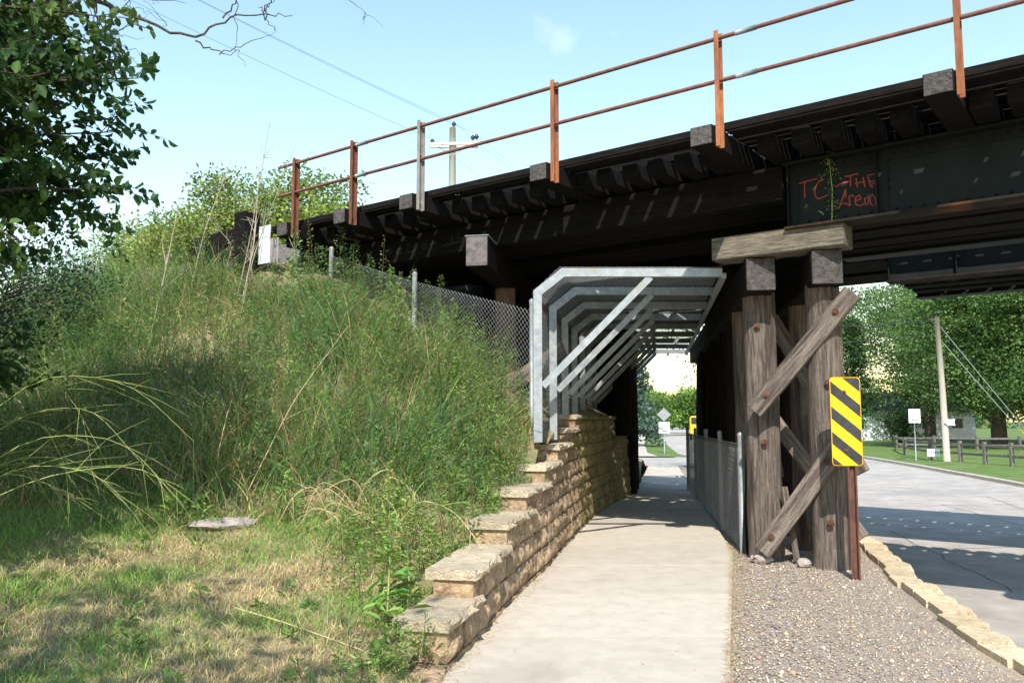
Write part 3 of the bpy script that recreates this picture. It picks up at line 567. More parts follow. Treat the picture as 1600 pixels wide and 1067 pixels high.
inner = rr_outline(PW-.012, PH-.012, .03); sl_ = -.86   # stripes run down to the right
for c0 in np.arange(-.62, .62, .262):
    lo, hi = c0, c0+.125; f = lambda p: p[1]-sl_*p[0]; po = inner
    for val, sg in ((lo, 1), (hi, -1)): po = clip(po, lambda p: sg*(f(p)-val) >= 0, lambda a, b: tuple(np.array(a)+(np.array(b)-np.array(a))*((val-f(a))/(f(b)-f(a)))))
    if len(po) > 2: link('stripe', mesh('stripe', [(x, -.0045, z) for x, z in po], [tuple(range(len(po)))]), black, pan)
prof = [(-.045, 0), (-.03, 0), (-.022, .035), (.022, .035), (.03, 0), (.045, 0), (.045, .006), (.034, .006), (.026, .042), (-.026, .042), (-.034, .006), (-.045, .006)]; k = 12
V = [(x, .006+y, z) for z in (-.3, 2.0) for x, y in prof]; F = [(i, (i+1) % k, k+(i+1) % k, k+i) for i in range(k)]+[tuple(range(k))[::-1], tuple(range(k, 2*k))]
link('post', mesh('channel', V, F), mat('channel_rust', (.045, .025, .02), (.13, .055, .035), 9, .8, .2, 50, (5, 5, 1)), hm, (.045, 0, 0))
for z in (1.9, 1.3): o = link('bolt', bolt_me, None, hm, (-.01, -.006, z)); o.scale = (.55, .5, .55)
# stones at the foot of the posts and in the lawn
def rock(name, label, loc, s, seed, m=rock_m):
    bm = bmesh.new(); bmesh.ops.create_icosphere(bm, subdivisions=2, radius=1); rs = np.random.default_rng(seed)
    for v in bm.verts: v.co = Vector((v.co.x*s[0], v.co.y*s[1], v.co.z*s[2]))*(1+rs.normal()*.1)
    me = bpy.data.meshes.new(name); bm.to_mesh(me); bm.free(); return tag(link(name, me, m, None, loc, (0, 0, rs.uniform(0, 3))), label, 'rock')
rock('pale_rock', 'small pinkish rock at the foot of the galvanised fence post', (2.86, 9.75, .03), (.13, .09, .06), 3)
rock('grey_rock', 'small grey rock between the two front timber posts', (3.25, 9.45, .03), (.09, .07, .06), 5)
rock('flat_stone', 'flat grey stone lying at the edge of the weeds', (-2.62, 7.8, float(TZ(-2.62, 7.8))+.03), (.36, .17, .055), 18, mat('dull_stone', (.2, .17, .15), (.33, .29, .26), 8, .95, .8, 30))
# ------------------------------------------------------------------ grass and weeds
def sample(n, x0, x1, y0, y1, cond):
    out = []
    while sum(len(o) for o in out) < n:
        x = rng.uniform(x0, x1, n); y = rng.uniform(y0, y1, n); k = cond(x, y); out.append(np.stack([x[k], y[k]], 1))
    return np.concatenate(out)[:n]
def vnoise(x, y, f, ph=0): return np.sin(x*f+1.7*np.sin(y*f*.8+ph))*np.cos(y*f*1.13+1.3*np.sin(x*f*.7+ph*2))
def onG(p): return np.concatenate([p, TZ(p[:, 0], p[:, 1])[:, None]], 1)
lawn_c = lambda x, y: (x < swl(y)-np.where(y < 5.1, .03, .28)) & (y < 8.2+.35*vnoise(x, y, 1.6)) & (x/y > -.75)
p = sample(70000, -7, .2, 3.0, 8.6, lawn_c); n = len(p); P = onG(p); dry = vnoise(p[:, 0], p[:, 1], 1.9)+.5*vnoise(p[:, 0], p[:, 1], 5, 2)+rng.normal(size=n)*.45+np.clip((p[:, 0]+2.6)*.35, -.6, .6)
col = np.where((dry > .2)[:, None], jitcol((.5, .41, .21), n), jitcol((.2, .31, .07), n)); h = rng.uniform(.03, .09, n)*(1+.5*(dry < -.3)); a = rng.uniform(0, 6.28, n); ln_ = h*rng.uniform(.3, 1.3, n)
A1 = blades(P, h, np.stack([np.cos(a), np.sin(a)], 1)*ln_[:, None], np.full(n, 1.6), rng.uniform(.0018, .0035, n), col)
tag(link('lawn_grass', npmesh('grass', *join([A1])[:3], join([A1])[3]), BLADE), 'short patchy lawn with dry straw beside the block wall', 'grass', kind='stuff')
tall_c = lambda x, y: (x < swl(y)-.3) & (y > 7.5+.4*vnoise(x, y, 1.6)) & (x/y > -.85) & ((x*Nx[0]+y*Nx[1]) < np.where((x*Sx[0]+y*Sx[1] > 10.3) & (x*Sx[0]+y*Sx[1] < 14), 7.7, 8.5))
p = sample(64000, -17, .6, 7.2, 24, tall_c); n = len(p); P = onG(p); near = np.clip((p[:, 0]+2.2)/2.4, 0, 1)
gcol = jitcol((.15, .26, .06), n, .32); dcol = jitcol((.43, .35, .18), n, .25); ccol = jitcol((.11, .21, .085), n, .25)
u = rng.random(n)+.25*vnoise(p[:, 0], p[:, 1], 1.3); col = np.where((u > .72)[:, None], dcol, np.where((u < .25)[:, None], ccol, gcol))
edge = np.clip((p[:, 1]-7.3)/1.6, .3, 1)*np.clip((swl(p[:, 1])-p[:, 0])/1.6, .28, 1); h = rng.uniform(.3, .95, n)*edge*np.clip(.85+.5*vnoise(p[:, 0], p[:, 1], 1.3, 1.2)+.35*vnoise(p[:, 0], p[:, 1], 3.1), .25, 2); h *= np.where(p@Sx > 10, .85, 1)*np.where((p@Nx > 6) & (p@Sx < 9.5), 1.25, 1)*np.where(rng.random(n) < .06, 1.45, 1); a = rng.normal(-1.2, 1.3, n); ln_ = h*rng.uniform(.2, 1.3, n)
A1 = blades(P, h, np.stack([np.cos(a), np.sin(a)], 1)*ln_[:, None], np.full(n, 1.8), rng.uniform(.0025, .0075, n), col)
tag(link('tall_grass', npmesh('tall', *join([A1])[:3], join([A1])[3]), BLADE), 'tall arching grass covering the embankment slope', 'grass', kind='stuff')
def weeds(n, cond, box_, hr, nl, ls, cols, spread=.3, name='weeds', label='', dens=None):
    p = sample(n, *box_, cond); P = onG(p); parts = []; paths = []; rad = []
    H = rng.uniform(*hr, n); lean = rng.normal(size=(n, 2))*.12; 
    t = rng.uniform(.12, 1, (n, nl)); ang = rng.uniform(0, 6.28, (n, nl)); rr_ = spread*H[:, None]*(1.05-t)*rng.random((n, nl))**.6
    pos = P[:, None]+np.stack([lean[:, None, 0]*t*H[:, None]+rr_*np.cos(ang), lean[:, None, 1]*t*H[:, None]+rr_*np.sin(ang), t*H[:, None]-.25*rr_], -1)
    d = unit((np.stack([np.cos(ang), np.sin(ang), rng.normal(.35, .5, (n, nl))], -1)).reshape(-1, 3)); pos = pos.reshape(-1, 3)
    ci = rng.integers(0, len(cols), n); cb = np.array(cols)[ci]*(1+rng.normal(size=(n, 1))*.15); c = np.repeat(cb, nl, axis=0)*rng.uniform(.7, 1.3, (n*nl, 1)); sz = rng.uniform(ls*.6, ls*1.3, n*nl)
    V1, Q1, C1 = leaves(pos, d, sz, np.clip(c, .004, 1), wid=.3)
    for i in range(n): q = P[i]; e = q+np.array([lean[i, 0]*H[i], lean[i, 1]*H[i], H[i]]); paths.append([q, (q+e)/2+rng.normal(size=3)*.01, e]); rad.append([.005, .0035, .0015])
    V2, Q2 = tubes(paths, rad, 3); C2 = np.tile([[.12, .15, .05]], (len(V2), 1))
    V_, Q_, T_, C_ = join([(V1, Q1, C1), (V2, Q2, C2)]); o = link(name, npmesh(name, V_, Q_, T_, C_), LEAF); tag(o, label, 'weeds', kind='stuff'); return o
slope_c = lambda x, y: tall_c(x, y) & (y > 8.1)
weeds(620, slope_c, (-15, .5, 7.5, 22), (.45, 1.3), 190, .034, [(.12, .22, .06), (.16, .26, .06), (.1, .19, .075), (.2, .27, .075)], .34, 'feathery_weeds', 'feathery green weeds massed over the slope')
weeds(120, slope_c, (-13, .3, 7.8, 18), (.7, 1.3), 110, .065, [(.14, .24, .055), (.2, .28, .07), (.1, .19, .06), (.11, .21, .075)], .2, 'tall_leafy_weeds', 'tall leafy weeds standing above the slope grass')
weeds(110, slope_c, (-12, .3, 7.8, 18), (.8, 1.4), 90, .04, [(.38, .36, .1), (.3, .25, .13), (.33, .3, .16)], .13, 'seed_heads', 'yellowish seed heads scattered over the slope')
weeds(60, lambda x, y: ((x*Nx[0]+y*Nx[1]) > 7.2) & ((x*Nx[0]+y*Nx[1]) < 8.35) & (x*Sx[0]+y*Sx[1] > 9.9) & (x*Sx[0]+y*Sx[1] < 14), (-9, -1, 10, 18), (.15, .45), 110, .045, [(.1, .2, .05), (.15, .22, .06)], .4, 'abutment_weeds', 'low weeds below the abutment timbers')
weeds(190, tall_c, (-9, .5, 7.0, 14), (.2, .5), 60, .07, [(.13, .25, .05), (.17, .28, .06)], .5, 'low_herbs', 'low leafy green herbs along the foot of the slope')
weeds(110, lambda x, y: (x < xw(y)-.34) & (x > xw(y)-1.4) & (y > 6.2) & (y < 11), (-2.2, .3, 6, 11), (.2, .5), 90, .045, [(.16, .26, .06), (.2, .27, .07)], .4, 'wallside_weeds', 'yellow-green weeds crowding the top of the block wall')
und = lambda x, y: ((x*Nx[0]+y*Nx[1]) > 8.5) & ((x*Nx[0]+y*Nx[1]) < 10) & (x < xw(y)-.4) & (x*Sx[0]+y*Sx[1] < 11)
weeds(55, lambda x, y: ((x*Nx[0]+y*Nx[1]) > 7.6) & ((x*Nx[0]+y*Nx[1]) < 8.5) & (x < xw(y)-.45) & (x*Sx[0]+y*Sx[1] < 9.5), (-4, .4, 9, 14), (.5, 1.15), 170, .04, [(.15, .26, .06), (.2, .28, .08)], .25, 'fence_front_weeds', 'tall feathery weeds leaning against the sagging chain-link fence')
weeds(16, lambda x, y: x < swl(y)-.1, (-1.0, -.5, 4.8, 5.6), (.1, .28), 60, .045, [(.18, .3, .07), (.24, .3, .1)], .6, 'wall_end_weeds', 'small weeds at the low end of the block wall')
weeds(60, und, (-5, .8, 9, 16), (.3, .8), 90, .05, [(.12, .22, .05), (.17, .25, .08)], .3, 'fence_weeds', 'weeds growing behind the sagging chain-link fence')
lc = lambda x, y: lawn_c(x, y) & (y > 3.5)
weeds(45, lc, (-5, 0, 3.4, 8), (.05, .14), 26, .06, [(.09, .22, .03), (.12, .25, .05)], .9, 'lawn_weeds', 'small broadleaf weeds in the patchy lawn')
n = 5200; yy = rng.uniform(3.4, 11, n); k = rng.random(n) < .75; xx = np.where(k, np.array([swr(a) for a in yy])+rng.exponential(.07, n)-.03, swl(yy)+rng.exponential(.05, n)+.02)
k2 = rng.random(n) < .12; xx = np.where(k2, np.array([swr(a) for a in yy])+rng.uniform(-1.5, 1.3, n), xx); a = rng.uniform(0, 6.28, n); h = rng.uniform(.004, .02, n); l_ = rng.uniform(.02, .07, n)
A1 = blades(np.stack([xx, yy, np.full(n, .004)], 1), h, np.stack([np.cos(a), np.sin(a)], 1)*l_[:, None], np.full(n, 1.), rng.uniform(.0015, .003, n), jitcol((.5, .38, .2), n))
tag(link('straw_litter', npmesh('litter', *join([A1])[:3], join([A1])[3]), BLADE), 'dry straw litter along the edges of the sidewalk', 'straw', kind='stuff')
# dry stalks lying and arching over the grass
def stalk(label, pts, r, m=straw, tw=0, name='dry_stalk'):
    P = np.array(pts, float); t = np.linspace(0, 1, 14); k = len(P)
    q = np.stack([np.interp(t, np.linspace(0, 1, k), P[:, i]) for i in range(3)], 1)
    for _ in range(2): q[1:-1] = (q[:-2]+2*q[1:-1]+q[2:])/4
    paths = [q]; rad = [np.linspace(r, r*.35, 14)]
    for i in range(tw):
        j = int(rng.integers(4, 13)); d = (q[j]-q[j-1]); d /= np.linalg.norm(d); e = d+rng.normal(size=3)*.55; l_ = rng.uniform(.1, .35); paths.append([q[j], q[j]+e*l_*.5, q[j]+e*l_+np.array([0, 0, -.08*l_])]); rad.append([r*.5, r*.35, r*.15])
    V, Q = tubes(paths, rad, 5); V = V-q[0]; return tag(link(name, mesh(name, V, [tuple(f) for f in Q.tolist()], True), m, None, tuple(q[0])), label, 'stalk')
def g(x, y, dz=0): return (x, y, float(TZ(x, y))+dz)
stalk('long pale dry stalk lying across the patchy lawn', [g(-1.95, 6.0, .03), g(-1.5, 5.75, .04), g(-.75, 5.25, .05)], .007)
stalk('leaning tan stalk rising diagonally out of the slope grass', [g(-2.6, 8.2, .1), g(-2.3, 8.8, .8), g(-1.9, 9.6, 1.25)], .006, tw=6)
for i in range(20):
    x = rng.uniform(-2.2, -.9); y = rng.uniform(7.6, 8.4); dx = rng.uniform(-.5, .9); hh = rng.uniform(.12, .42); stalk('bent straw stalk in the flattened clump above the block wall', [g(x, y, .05), g(x+dx*.3, y-.1, hh), g(x+dx*.7, y-.25, hh*.9), g(x+dx, y-rng.uniform(.1, .5), hh*.3)], .005, tw=4)['group'] = 'flattened straw stalks'
gst = mat('green_stem', (.2, .24, .07), (.34, .36, .13), 8, .8, 0)
for i in range(11):
    y = rng.uniform(5.8, 7.6); x = -.615*y-.3; zz = float(TZ(x, y)); u = rng.uniform(.7, 1.9); z1 = rng.uniform(.5, 1.5); stalk('arching yellow-green seed stalk reaching out over the dark slope', [(x-.3, y, zz+z1*.5), (x+u*.3, y+.1, zz+z1+.1), (x+u*.7, y+.2, zz+z1+rng.uniform(-.05, .2)), (x+u, y+.2, zz+z1-rng.uniform(.1, .5))], .0045, gst, 9, 'seed_stalk')['group'] = 'arching seed stalks'
# leafy weed standing before the wall steps
def herb(name, label, x, y, z, H, nl, ls, col, tall_flower=True):
    t = thing(name, label, 'weed', (x, y, z)); tube('stem', [(0, 0, -.05), (.02, 0, H*.5), (.0, .02, H)], [.008, .006, .002], gst, t, 6)
    k = nl; tt = np.linspace(.05, .8, k)+rng.normal(size=k)*.02; an = np.arange(k)*2.4; d = unit(np.stack([np.cos(an), np.sin(an), rng.normal(.2, .45, k)], 1)); P = np.stack([rng.normal(size=k)*.035*(1.2-tt), rng.normal(size=k)*.035*(1.2-tt), tt*H], 1)
    V, Q, C_ = leaves(P, d, ls*(1.15-tt)*rng.uniform(.5, 1.2, k), jitcol(col, k, .22), ovate=True, wid=.24, up=np.array([[0, 0, 1.]])); link('leaf_cluster', npmesh('leaf', V, Q, None, C_), LEAF, t)['kind'] = 'stuff'
    if tall_flower:
        k = 160; q = rng.random(k)**.7; P = np.stack([rng.normal(size=k)*.05*(1.3-q), rng.normal(size=k)*.05*(1.3-q), H*(.6+.45*q)], 1); V, Q, C_ = leaves(P, unit(rng.normal(size=(k, 3))+[0, 0, .6]), rng.uniform(.015, .035, k), jitcol((.3, .34, .09), k), wid=.4); link('flower_head', npmesh('flower', V, Q, None, C_), LEAF, t)['kind'] = 'stuff'
    return t
herb('goldenrod', 'tall leafy goldenrod in front of the wall steps', -.86, 5.85, float(TZ(-.86, 5.85)), 1.08, 75, .17, (.2, .32, .07))
herb('goldenrod', 'shorter leafy weed beside the tall goldenrod at the lowest wall step', -.74, 5.95, float(TZ(-.74, 5.95)), .6, 42, .14, (.22, .33, .08), False)
herb('goldenrod', 'yellowish leafy weed leaning on the second wall step', -.8, 6.35, float(TZ(-.8, 6.35)), .75, 80, .12, (.24, .32, .09))
herb('goldenrod', 'slender weed standing in the slope grass above the straw clump', -1.25, 8.9, float(TZ(-1.25, 8.9)), .9, 22, .12, (.14, .25, .06))
q = B(2.66, 9.2, 3.75); herb('horseweed', 'spiky green weed growing out of the timber corbel by the girder', q[0], q[1], 3.74, .78, 60, .07, (.12, .24, .07))
# bare twigs at the abutment
for i in range(6):
    q = B(11.2+rng.uniform(-.9, 1.2), 8.0+rng.normal()*.1); z = float(TZ(q[0], q[1])); stalk('bare pale twig by the abutment timbers', [(q[0], q[1], z), (q[0]+rng.normal()*.1, q[1], z+.5), (q[0]+rng.normal()*.25, q[1], z+rng.uniform(.8, 1.2))], .009, mat('twig', (.3, .25, .19), (.42, .36, .28), 8, .8, 0) if i == 0 else bpy.data.materials['twig'], 9, 'bare_twig')['group'] = 'twigs by the abutment'
# ------------------------------------------------------------------ trees
def tree(name, label, loc, H, crown_r, crown_z, n_clump, per, ls, cols, trunk_r=.2, group=None, seed=1, cl=.5, droop=.0, conifer=False, ovate=False, nb=45):
    rs = np.random.default_rng(seed); t = thing(name, label, 'tree', loc, 0, group)
    cz0, cz1 = crown_z; cxy = crown_r
    if conifer:
        q = rs.random(n_clump)**.8; zz = cz0+(cz1-cz0)*q; rad = cxy*(1-q)*(.55+.45*rs.random(n_clump))+.08; an = rs.uniform(0, 6.28, n_clump); C_ = np.stack([rad*np.cos(an), rad*np.sin(an), zz-.15*rad], 1)
    else:
        d = unit(rs.normal(size=(n_clump, 3))); rr_ = rs.random(n_clump)**.36; lob = 1+.22*np.sin(d[:, 0]*4+seed)*np.cos(d[:, 1]*5+seed*2)+.12*np.sin(d[:, 2]*7+seed); C_ = d*(rr_*lob)[:, None]*np.array([cxy, cxy, (cz1-cz0)/2])+np.array([0, 0, (cz0+cz1)/2])
    paths = [[(0, 0, -.3), (rs.normal()*.05, rs.normal()*.05, H*.3), (rs.normal()*.15, rs.normal()*.15, H*.62), (0, 0, H*.9)]]; rad_ = [[trunk_r*1.2, trunk_r, trunk_r*.6, trunk_r*.12]]
    for c in C_[:: max(1, n_clump//nb)]:
        b0 = max(cz0*.75, min(H*.75, c[2]-.35*np.hypot(c[0], c[1]))); paths.append([(0, 0, b0), (c[0]*.45, c[1]*.45, b0+(c[2]-b0)*.6), tuple(c)]); rad_.append([trunk_r*.32, trunk_r*.17, trunk_r*.04])
    V, Q = tubes(paths, rad_, 6); link('trunk', npmesh('trunk', V, Q, smooth=True), bark, t)
    n = n_clump*per; ctr = np.repeat(C_, per, axis=0); off = np.clip(rs.normal(size=(n, 3)), -1.6, 1.6)*cl*np.array([1, 1, .6]); P = ctr+off; tone = np.repeat(np.clip(rs.normal(1, .3, n_clump), .45, 1.7), per)[:, None]
    d = unit(off*.7+rs.normal(size=(n, 3))*.5*cl+np.array([0, 0, -droop])); ci = np.repeat(rs.integers(0, len(cols), n_clump), per); c = np.array(cols)[ci]*tone*rs.uniform(.75, 1.25, (n, 1))
    V, Q, Cc = leaves(P, d, rs.uniform(ls*.7, ls*1.3, n), np.clip(c, .004, 1), ovate=ovate, wid=.6); link('crown', npmesh('crown', V, Q, None, Cc), LEAF, t); return t
def copy_tree(src, label, loc, rz, sc_):
    o = src.copy(); COL.objects.link(o); o.location = loc; o.rotation_euler = (0, 0, rz); o.scale = (sc_,)*3; o['label'] = label
    for ch in src.children: c = ch.copy(); COL.objects.link(c); c.parent = o
    return o
G1 = [(.05, .12, .028), (.07, .15, .032), (.09, .17, .04)]; G2 = [(.2, .27, .06), (.25, .3, .075), (.16, .24, .055)]
# broadleaf tree at the left edge, its crown hanging into view
def twig_tree(name, label, loc, trunk, limbs, ntw, nlf, ls, cols, reach=.5, seed=3):
    rs = np.random.default_rng(seed); t = thing(name, label, 'tree', loc); paths = [trunk]; rad = [np.linspace(.15, .05, len(trunk))]; P = []; D = []; C_ = []
    tr = np.array(trunk)
    for e in limbs:
        e = np.array(e); k = tr[int(np.argmin(np.abs(tr[:, 2]-(e[2]-.6*np.hypot(*(e[:2]))*.5))))]; m1 = k+(e-k)*.5+np.array([0, 0, .25])+rs.normal(size=3)*.12
        q = np.array([k, (k+m1)/2+rs.normal(size=3)*.04, m1, (m1+e)/2+[0, 0, .06]+rs.normal(size=3)*.04, e]); paths.append(q); rad.append([.035, .026, .018, .011, .004]); base = np.array(cols)[rs.integers(len(cols))]*rs.uniform(.8, 1.2)
        for i in range(ntw):
            u = rs.uniform(.3, 1); f = u*4; a = int(min(3, f)); p = q[a]+(q[a+1]-q[a])*(f-a); d = rs.normal(size=3)*np.array([1, 1, .6])+(e-k)/np.linalg.norm(e-k)*.7; d /= np.linalg.norm(d); l_ = reach*rs.uniform(.5, 1.1)
            tw = np.array([p, p+d*l_*.5+[0, 0, .02], p+d*l_+[0, 0, -.12*l_]]); paths.append(tw); rad.append([.004, .003, .0015])
            for v in np.linspace(.12, 1, nlf):
                b = tw[0]+(tw[1]-tw[0])*min(1, 2*v)+(tw[2]-tw[1])*max(0, 2*v-1); sd = np.cross(d, rs.normal(size=3)); sd /= np.linalg.norm(sd)+1e-9; P.append(b); D.append(sd*.8+d*.45+np.array([0, 0, -.35])); C_.append(base*rs.uniform(.65, 1.35)*(np.array([1.5, 1.25, .9]) if rs.random() < .07 else 1))
    V, Q = tubes(paths, rad, 5); link('trunk', npmesh('trunk', V, Q, smooth=True), bark, t); P = np.array(P)
    V, Q, Cc = leaves(P, unit(np.array(D)), rs.uniform(ls*.55, ls*1.3, len(P)), np.clip(np.array(C_), .004, 1), ovate=True, wid=.62, fold=.35); link('crown', npmesh('crown', V, Q, None, Cc), LEAF, t); return t
rs = np.random.default_rng(8); lb = []
while len(lb) < 200:
    d = unit(rs.normal(size=(1, 3)))[0]*rs.random()**.3; e = d*np.array([2.3, 2.0, 3.4])+np.array([0, 0, 4.1])
    if e[2] > .9: lb.append(e)
t1 = twig_tree('broadleaf_tree', 'dark broadleaf tree overhanging the left of the weedy slope', (-5.15, 5.9, .3), [(0, 0, -.3), (.05, 0, 1.2), (-.05, .05, 2.6), (.05, 0, 4), (0, 0, 5.6), (.05, 0, 7)], lb, 26, 12, .085, [(.022, .06, .014), (.035, .085, .02), (.055, .115, .025), (.08, .14, .03)], .5)
tree('dark_shrub', 'dark tangled shrub below the overhanging tree', (-6.6, 8.6, .9), 2.3, 1.15, (.1, 2.3), 170, 40, .06, [(.025, .06, .02), (.04, .085, .025)], .04, seed=5, cl=.2, ovate=True, nb=80)
tree('dark_shrub', 'tangled shrub on the upper slope behind the first shrub', (-7.6, 12.3, 2.3), 2.2, 1.5, (.1, 2.2), 220, 40, .06, [(.03, .07, .03), (.05, .1, .04)], .04, seed=6, cl=.22, nb=80)
tree('broadleaf_tree', 'tall tree behind the lawn throwing dappled shade over the grass', (-3.4, -1.3, 0), 9.0, 2.3, (3.2, 7.4), 150, 30, .14, G1, .2, seed=9, cl=.4)
tree('broadleaf_tree', 'big tree left of the slope shading its tall weeds', (-12.3, 5.0, .6), 10.5, 3.4, (3.0, 10.5), 150, 26, .15, G1, .24, seed=12, cl=.5)
# bare limb overhead at the top left
lt = thing('dead_tree', 'bare dead limb reaching across the sky beside the overhanging tree', 'tree', (-5.15, 6.6, .22))
lim = [[(0, 0, -.2), (.1, 0, 2.2), (.5, .1, 4.4), (1.4, 0, 5.0), (2.2, .1, 4.66), (2.5, .1, 4.55), (2.72, .1, 4.75), (3.05, .12, 4.8), (3.3, .12, 4.78)], [(2.5, .1, 4.55), (2.7, .1, 4.43), (2.85, .1, 4.47)], [(1.4, 0, 5.0), (1.9, .1, 4.95), (2.4, .1, 4.88)], [(1.6, 0, 4.92), (1.8, 0, 4.55), (2.0, .1, 4.25)], [(1.3, 0, 5.0), (1.9, 0, 5.12), (2.5, 0, 5.2)], [(2.72, .1, 4.75), (2.85, .1, 4.95), (2.95, .1, 5.0)], [(1.7, 0, 4.86), (1.72, 0, 4.5), (1.78, 0, 4.38)]]
lr = [[.09, .075, .045, .022, .013, .011, .008, .006, .003]]+[[.008, .005, .002]]*6
for i in range(26):
    b = np.array(lim[int(rng.integers(0, 7))][1 if rng.random() < .5 else -2]); e = rng.normal(size=3)*.25+np.array([.2, 0, .02]); lim.append([b, b+e*.5+rng.normal(size=3)*.02, b+e]); lr.append([.005, .0035, .0015])
def wob(p, r_):
    p = np.array(p, float); k = len(p); t = np.linspace(0, 1, 4*k); q = np.stack([np.interp(t, np.linspace(0, 1, k), p[:, i]) for i in range(3)], 1)
    for _ in range(3): q[1:-1] = (q[:-2]+2*q[1:-1]+q[2:])/4
    q[1:-1] += rng.normal(size=(len(q)-2, 3))*.012; return q, np.interp(t, np.linspace(0, 1, k), r_)
for i in range(30):
    b = np.array(lim[int(rng.integers(1, len(lim)))][-1 if rng.random() < .4 else 1]); e = rng.normal(size=3)*.12+np.array([.1, 0, .02]); lim.append([b, b+e*.5, b+e]); lr.append([.003, .002, .001])
ww = [wob(a, b) for a, b in zip(lim, lr)]; V, Q = tubes([a for a, _ in ww], [b for _, b in ww], 5); link('limb', npmesh('limb', V, Q, smooth=True), bark, lt)
# thin bare shrub stems on the skyline
for i in range(5):
    x = -4.6+rng.uniform(-.8, 1.3); y = 12.2+rng.uniform(-.5, 1.2); z = float(TZ(x, y)); stalk('thin leafless shrub stem on the embankment skyline', [(x, y, z), (x+.2, y, z+1.1), (x+.5+rng.normal()*.3, y, z+rng.uniform(2., 2.9))], .012, bpy.data.materials['twig'], 12, 'leafless_shrub')['group'] = 'bare stems on the skyline'
# trees behind the embankment
tb = tree('background_tree', 'yellow-green tree behind the abutment timbers', (-14.2, 42, .4), 12.8, 2.7, (7, 13.4), 220, 95, .2, G2, .2, seed=21, cl=.6)
copy_tree(tb, 'rounder yellow-green tree behind the first railing posts', (-10.4, 43, .3), 1.3, 1.03); copy_tree(tb, 'low yellow-green tree at the edge of the weedy skyline', (-17.2, 41, -1.5), 2.6, .93); copy_tree(tb, 'yellow-green tree hidden low behind the embankment brow', (-20, 46, -1), 4, 1.0)
# maples on the right lawn
tm = tree('maple_tree', 'large maple with dark trunk on the lawn behind the rail fence', (32.6, 56, -.2), 15, 6.6, (1.9, 15), 560, 95, .21, [(.075, .15, .042), (.115, .2, .055), (.15, .235, .07), (.09, .175, .05)], .42, seed=31, cl=.6)
copy_tree(tm, 'maple standing over the utility pole guy wires', (34.8, 53, -.2), 2, 1.0); copy_tree(tm, 'maple farther back beyond the fenced lawn', (44, 66, -.2), 3.6, 1.05); copy_tree(tm, 'maple beyond the end of the split-rail fence', (41, 57, -.2), 5, 1.05); copy_tree(tm, 'maple deep in the row behind the white house', (38, 76, -.2), .7, 1.1)
tree('conifer_tree', 'slim green conifer past the hazard marker', (25.4, 62, -.2), 9.5, 1.35, (.8, 9.3), 130, 45, .24, [(.05, .11, .04), (.07, .13, .045)], .16, seed=41, cl=.3, conifer=True)
tree('round_bush', 'dark round bush in front of the white house', (27.4, 59, -.3), 2.6, 1.3, (.2, 2.9), 60, 60, .16, [(.03, .07, .02)], .08, seed=43, cl=.3)
sp = tree('spruce_tree', 'blue-green spruce seen through the sidewalk tunnel', (7.6, 56, 0), 8.5, 2.4, (.6, 8.2), 220, 60, .22, [(.08, .13, .1), (.1, .16, .12)], .16, seed=51, cl=.3, conifer=True)
tf = tree('distant_tree', 'distant rounded tree where the far road ends', (17.5, 112, -.3), 6, 3.4, (.5, 5.4), 150, 60, .35, [(.1, .19, .04), (.15, .25, .05)], .2, seed=61, cl=.6)
copy_tree(tf, 'distant taller tree right of the far road end', (26, 120, 0), 2, 1.15); copy_tree(tf, 'distant darker tree farther along the road', (21.5, 135, 0), 4, 1.25); copy_tree(tf, 'distant tree behind the diamond sign', (13, 118, 0), 1, 1.1); copy_tree(tf, 'distant tree closing the view beyond the road', (31, 140, 0), 3, 1.2)
tree('overhanging_tree', 'tree past the tunnel whose leaves hang into its far opening', (7.3, 26, 0), 8, 3.0, (2.7, 8), 170, 34, .13, [(.04, .09, .02)], .14, seed=71, cl=.4, droop=.6)
n = 26000; x = rng.uniform(-130, 260, n); hgt = 6.5+2.2*np.sin(x*.11)+1.6*np.sin(x*.31+1)+rng.normal(size=n)*.7; z = hgt*rng.random(n)**.6-.5; P = np.stack([x, 205+rng.normal(size=n)*5, z], 1)
V, Q, Cc = leaves(P, unit(rng.normal(size=(n, 3))), rng.uniform(.7, 1.5, n), jitcol((.09, .16, .05), n, .3), wid=.7)
tag(link('far_wood', npmesh('wood', V, Q, None, Cc), LEAF), 'far line of woods along the horizon', 'woods', kind='stuff')
# ------------------------------------------------------------------ poles, signs, fences in the distance
def cable(parent, name, a, b, sag, r, m=wire_dark, n=14): return tube(name, [np.array(a)*(1-t)+np.array(b)*t-np.array([0, 0, sag*4*t*(1-t)]) for t in np.linspace(0, 1, n)], r, m, parent, 4)
up = thing('utility_pole', 'weathered utility pole with a double crossarm behind the bridge', 'pole', (-2.35, 32, 0))
tube('pole', [(0, 0, 0), (0, 0, 7), (0, 0, 13.15)], [.2, .17, .13], pole_grey, up, 10)
for dy in (-.16, .16):
    box(up, 'crossarm', (1.95, .09, .11), (.05, dy, 12.45), pole_grey, (0, -R(5), R(14)))
for sx in (-1, 1): box(up, 'arm_brace', (.6, .03, .04), (sx*.3, -.2, 12.15), galv, (0, -sx*R(35), 0))
for x, z in ((-.8, 12.5), (.95, 12.68), (.05, 13.2), (.8, 12.65)): tube('insulator', [(x, 0, z), (x, 0, z+.08), (x, 0, z+.12), (x, 0, z+.2)], [.03, .09, .09, .04], ins_m, up, 8)
for x, z in ((-.8, 12.68), (.95, 12.88), (.05, 13.38)): cable(up, 'wire', (x, 0, z), (x-22, -17, z+6.5), .5, .006); cable(up, 'wire', (x, 0, z), (x+14, 22, z-3.2), .6, .006)
cable(up, 'wire', (.1, 0, 11), (12, 16, 5.5), .5, .007); cable(up, 'wire', (.1, 0, 10.6), (12, 16, 5), .5, .007)
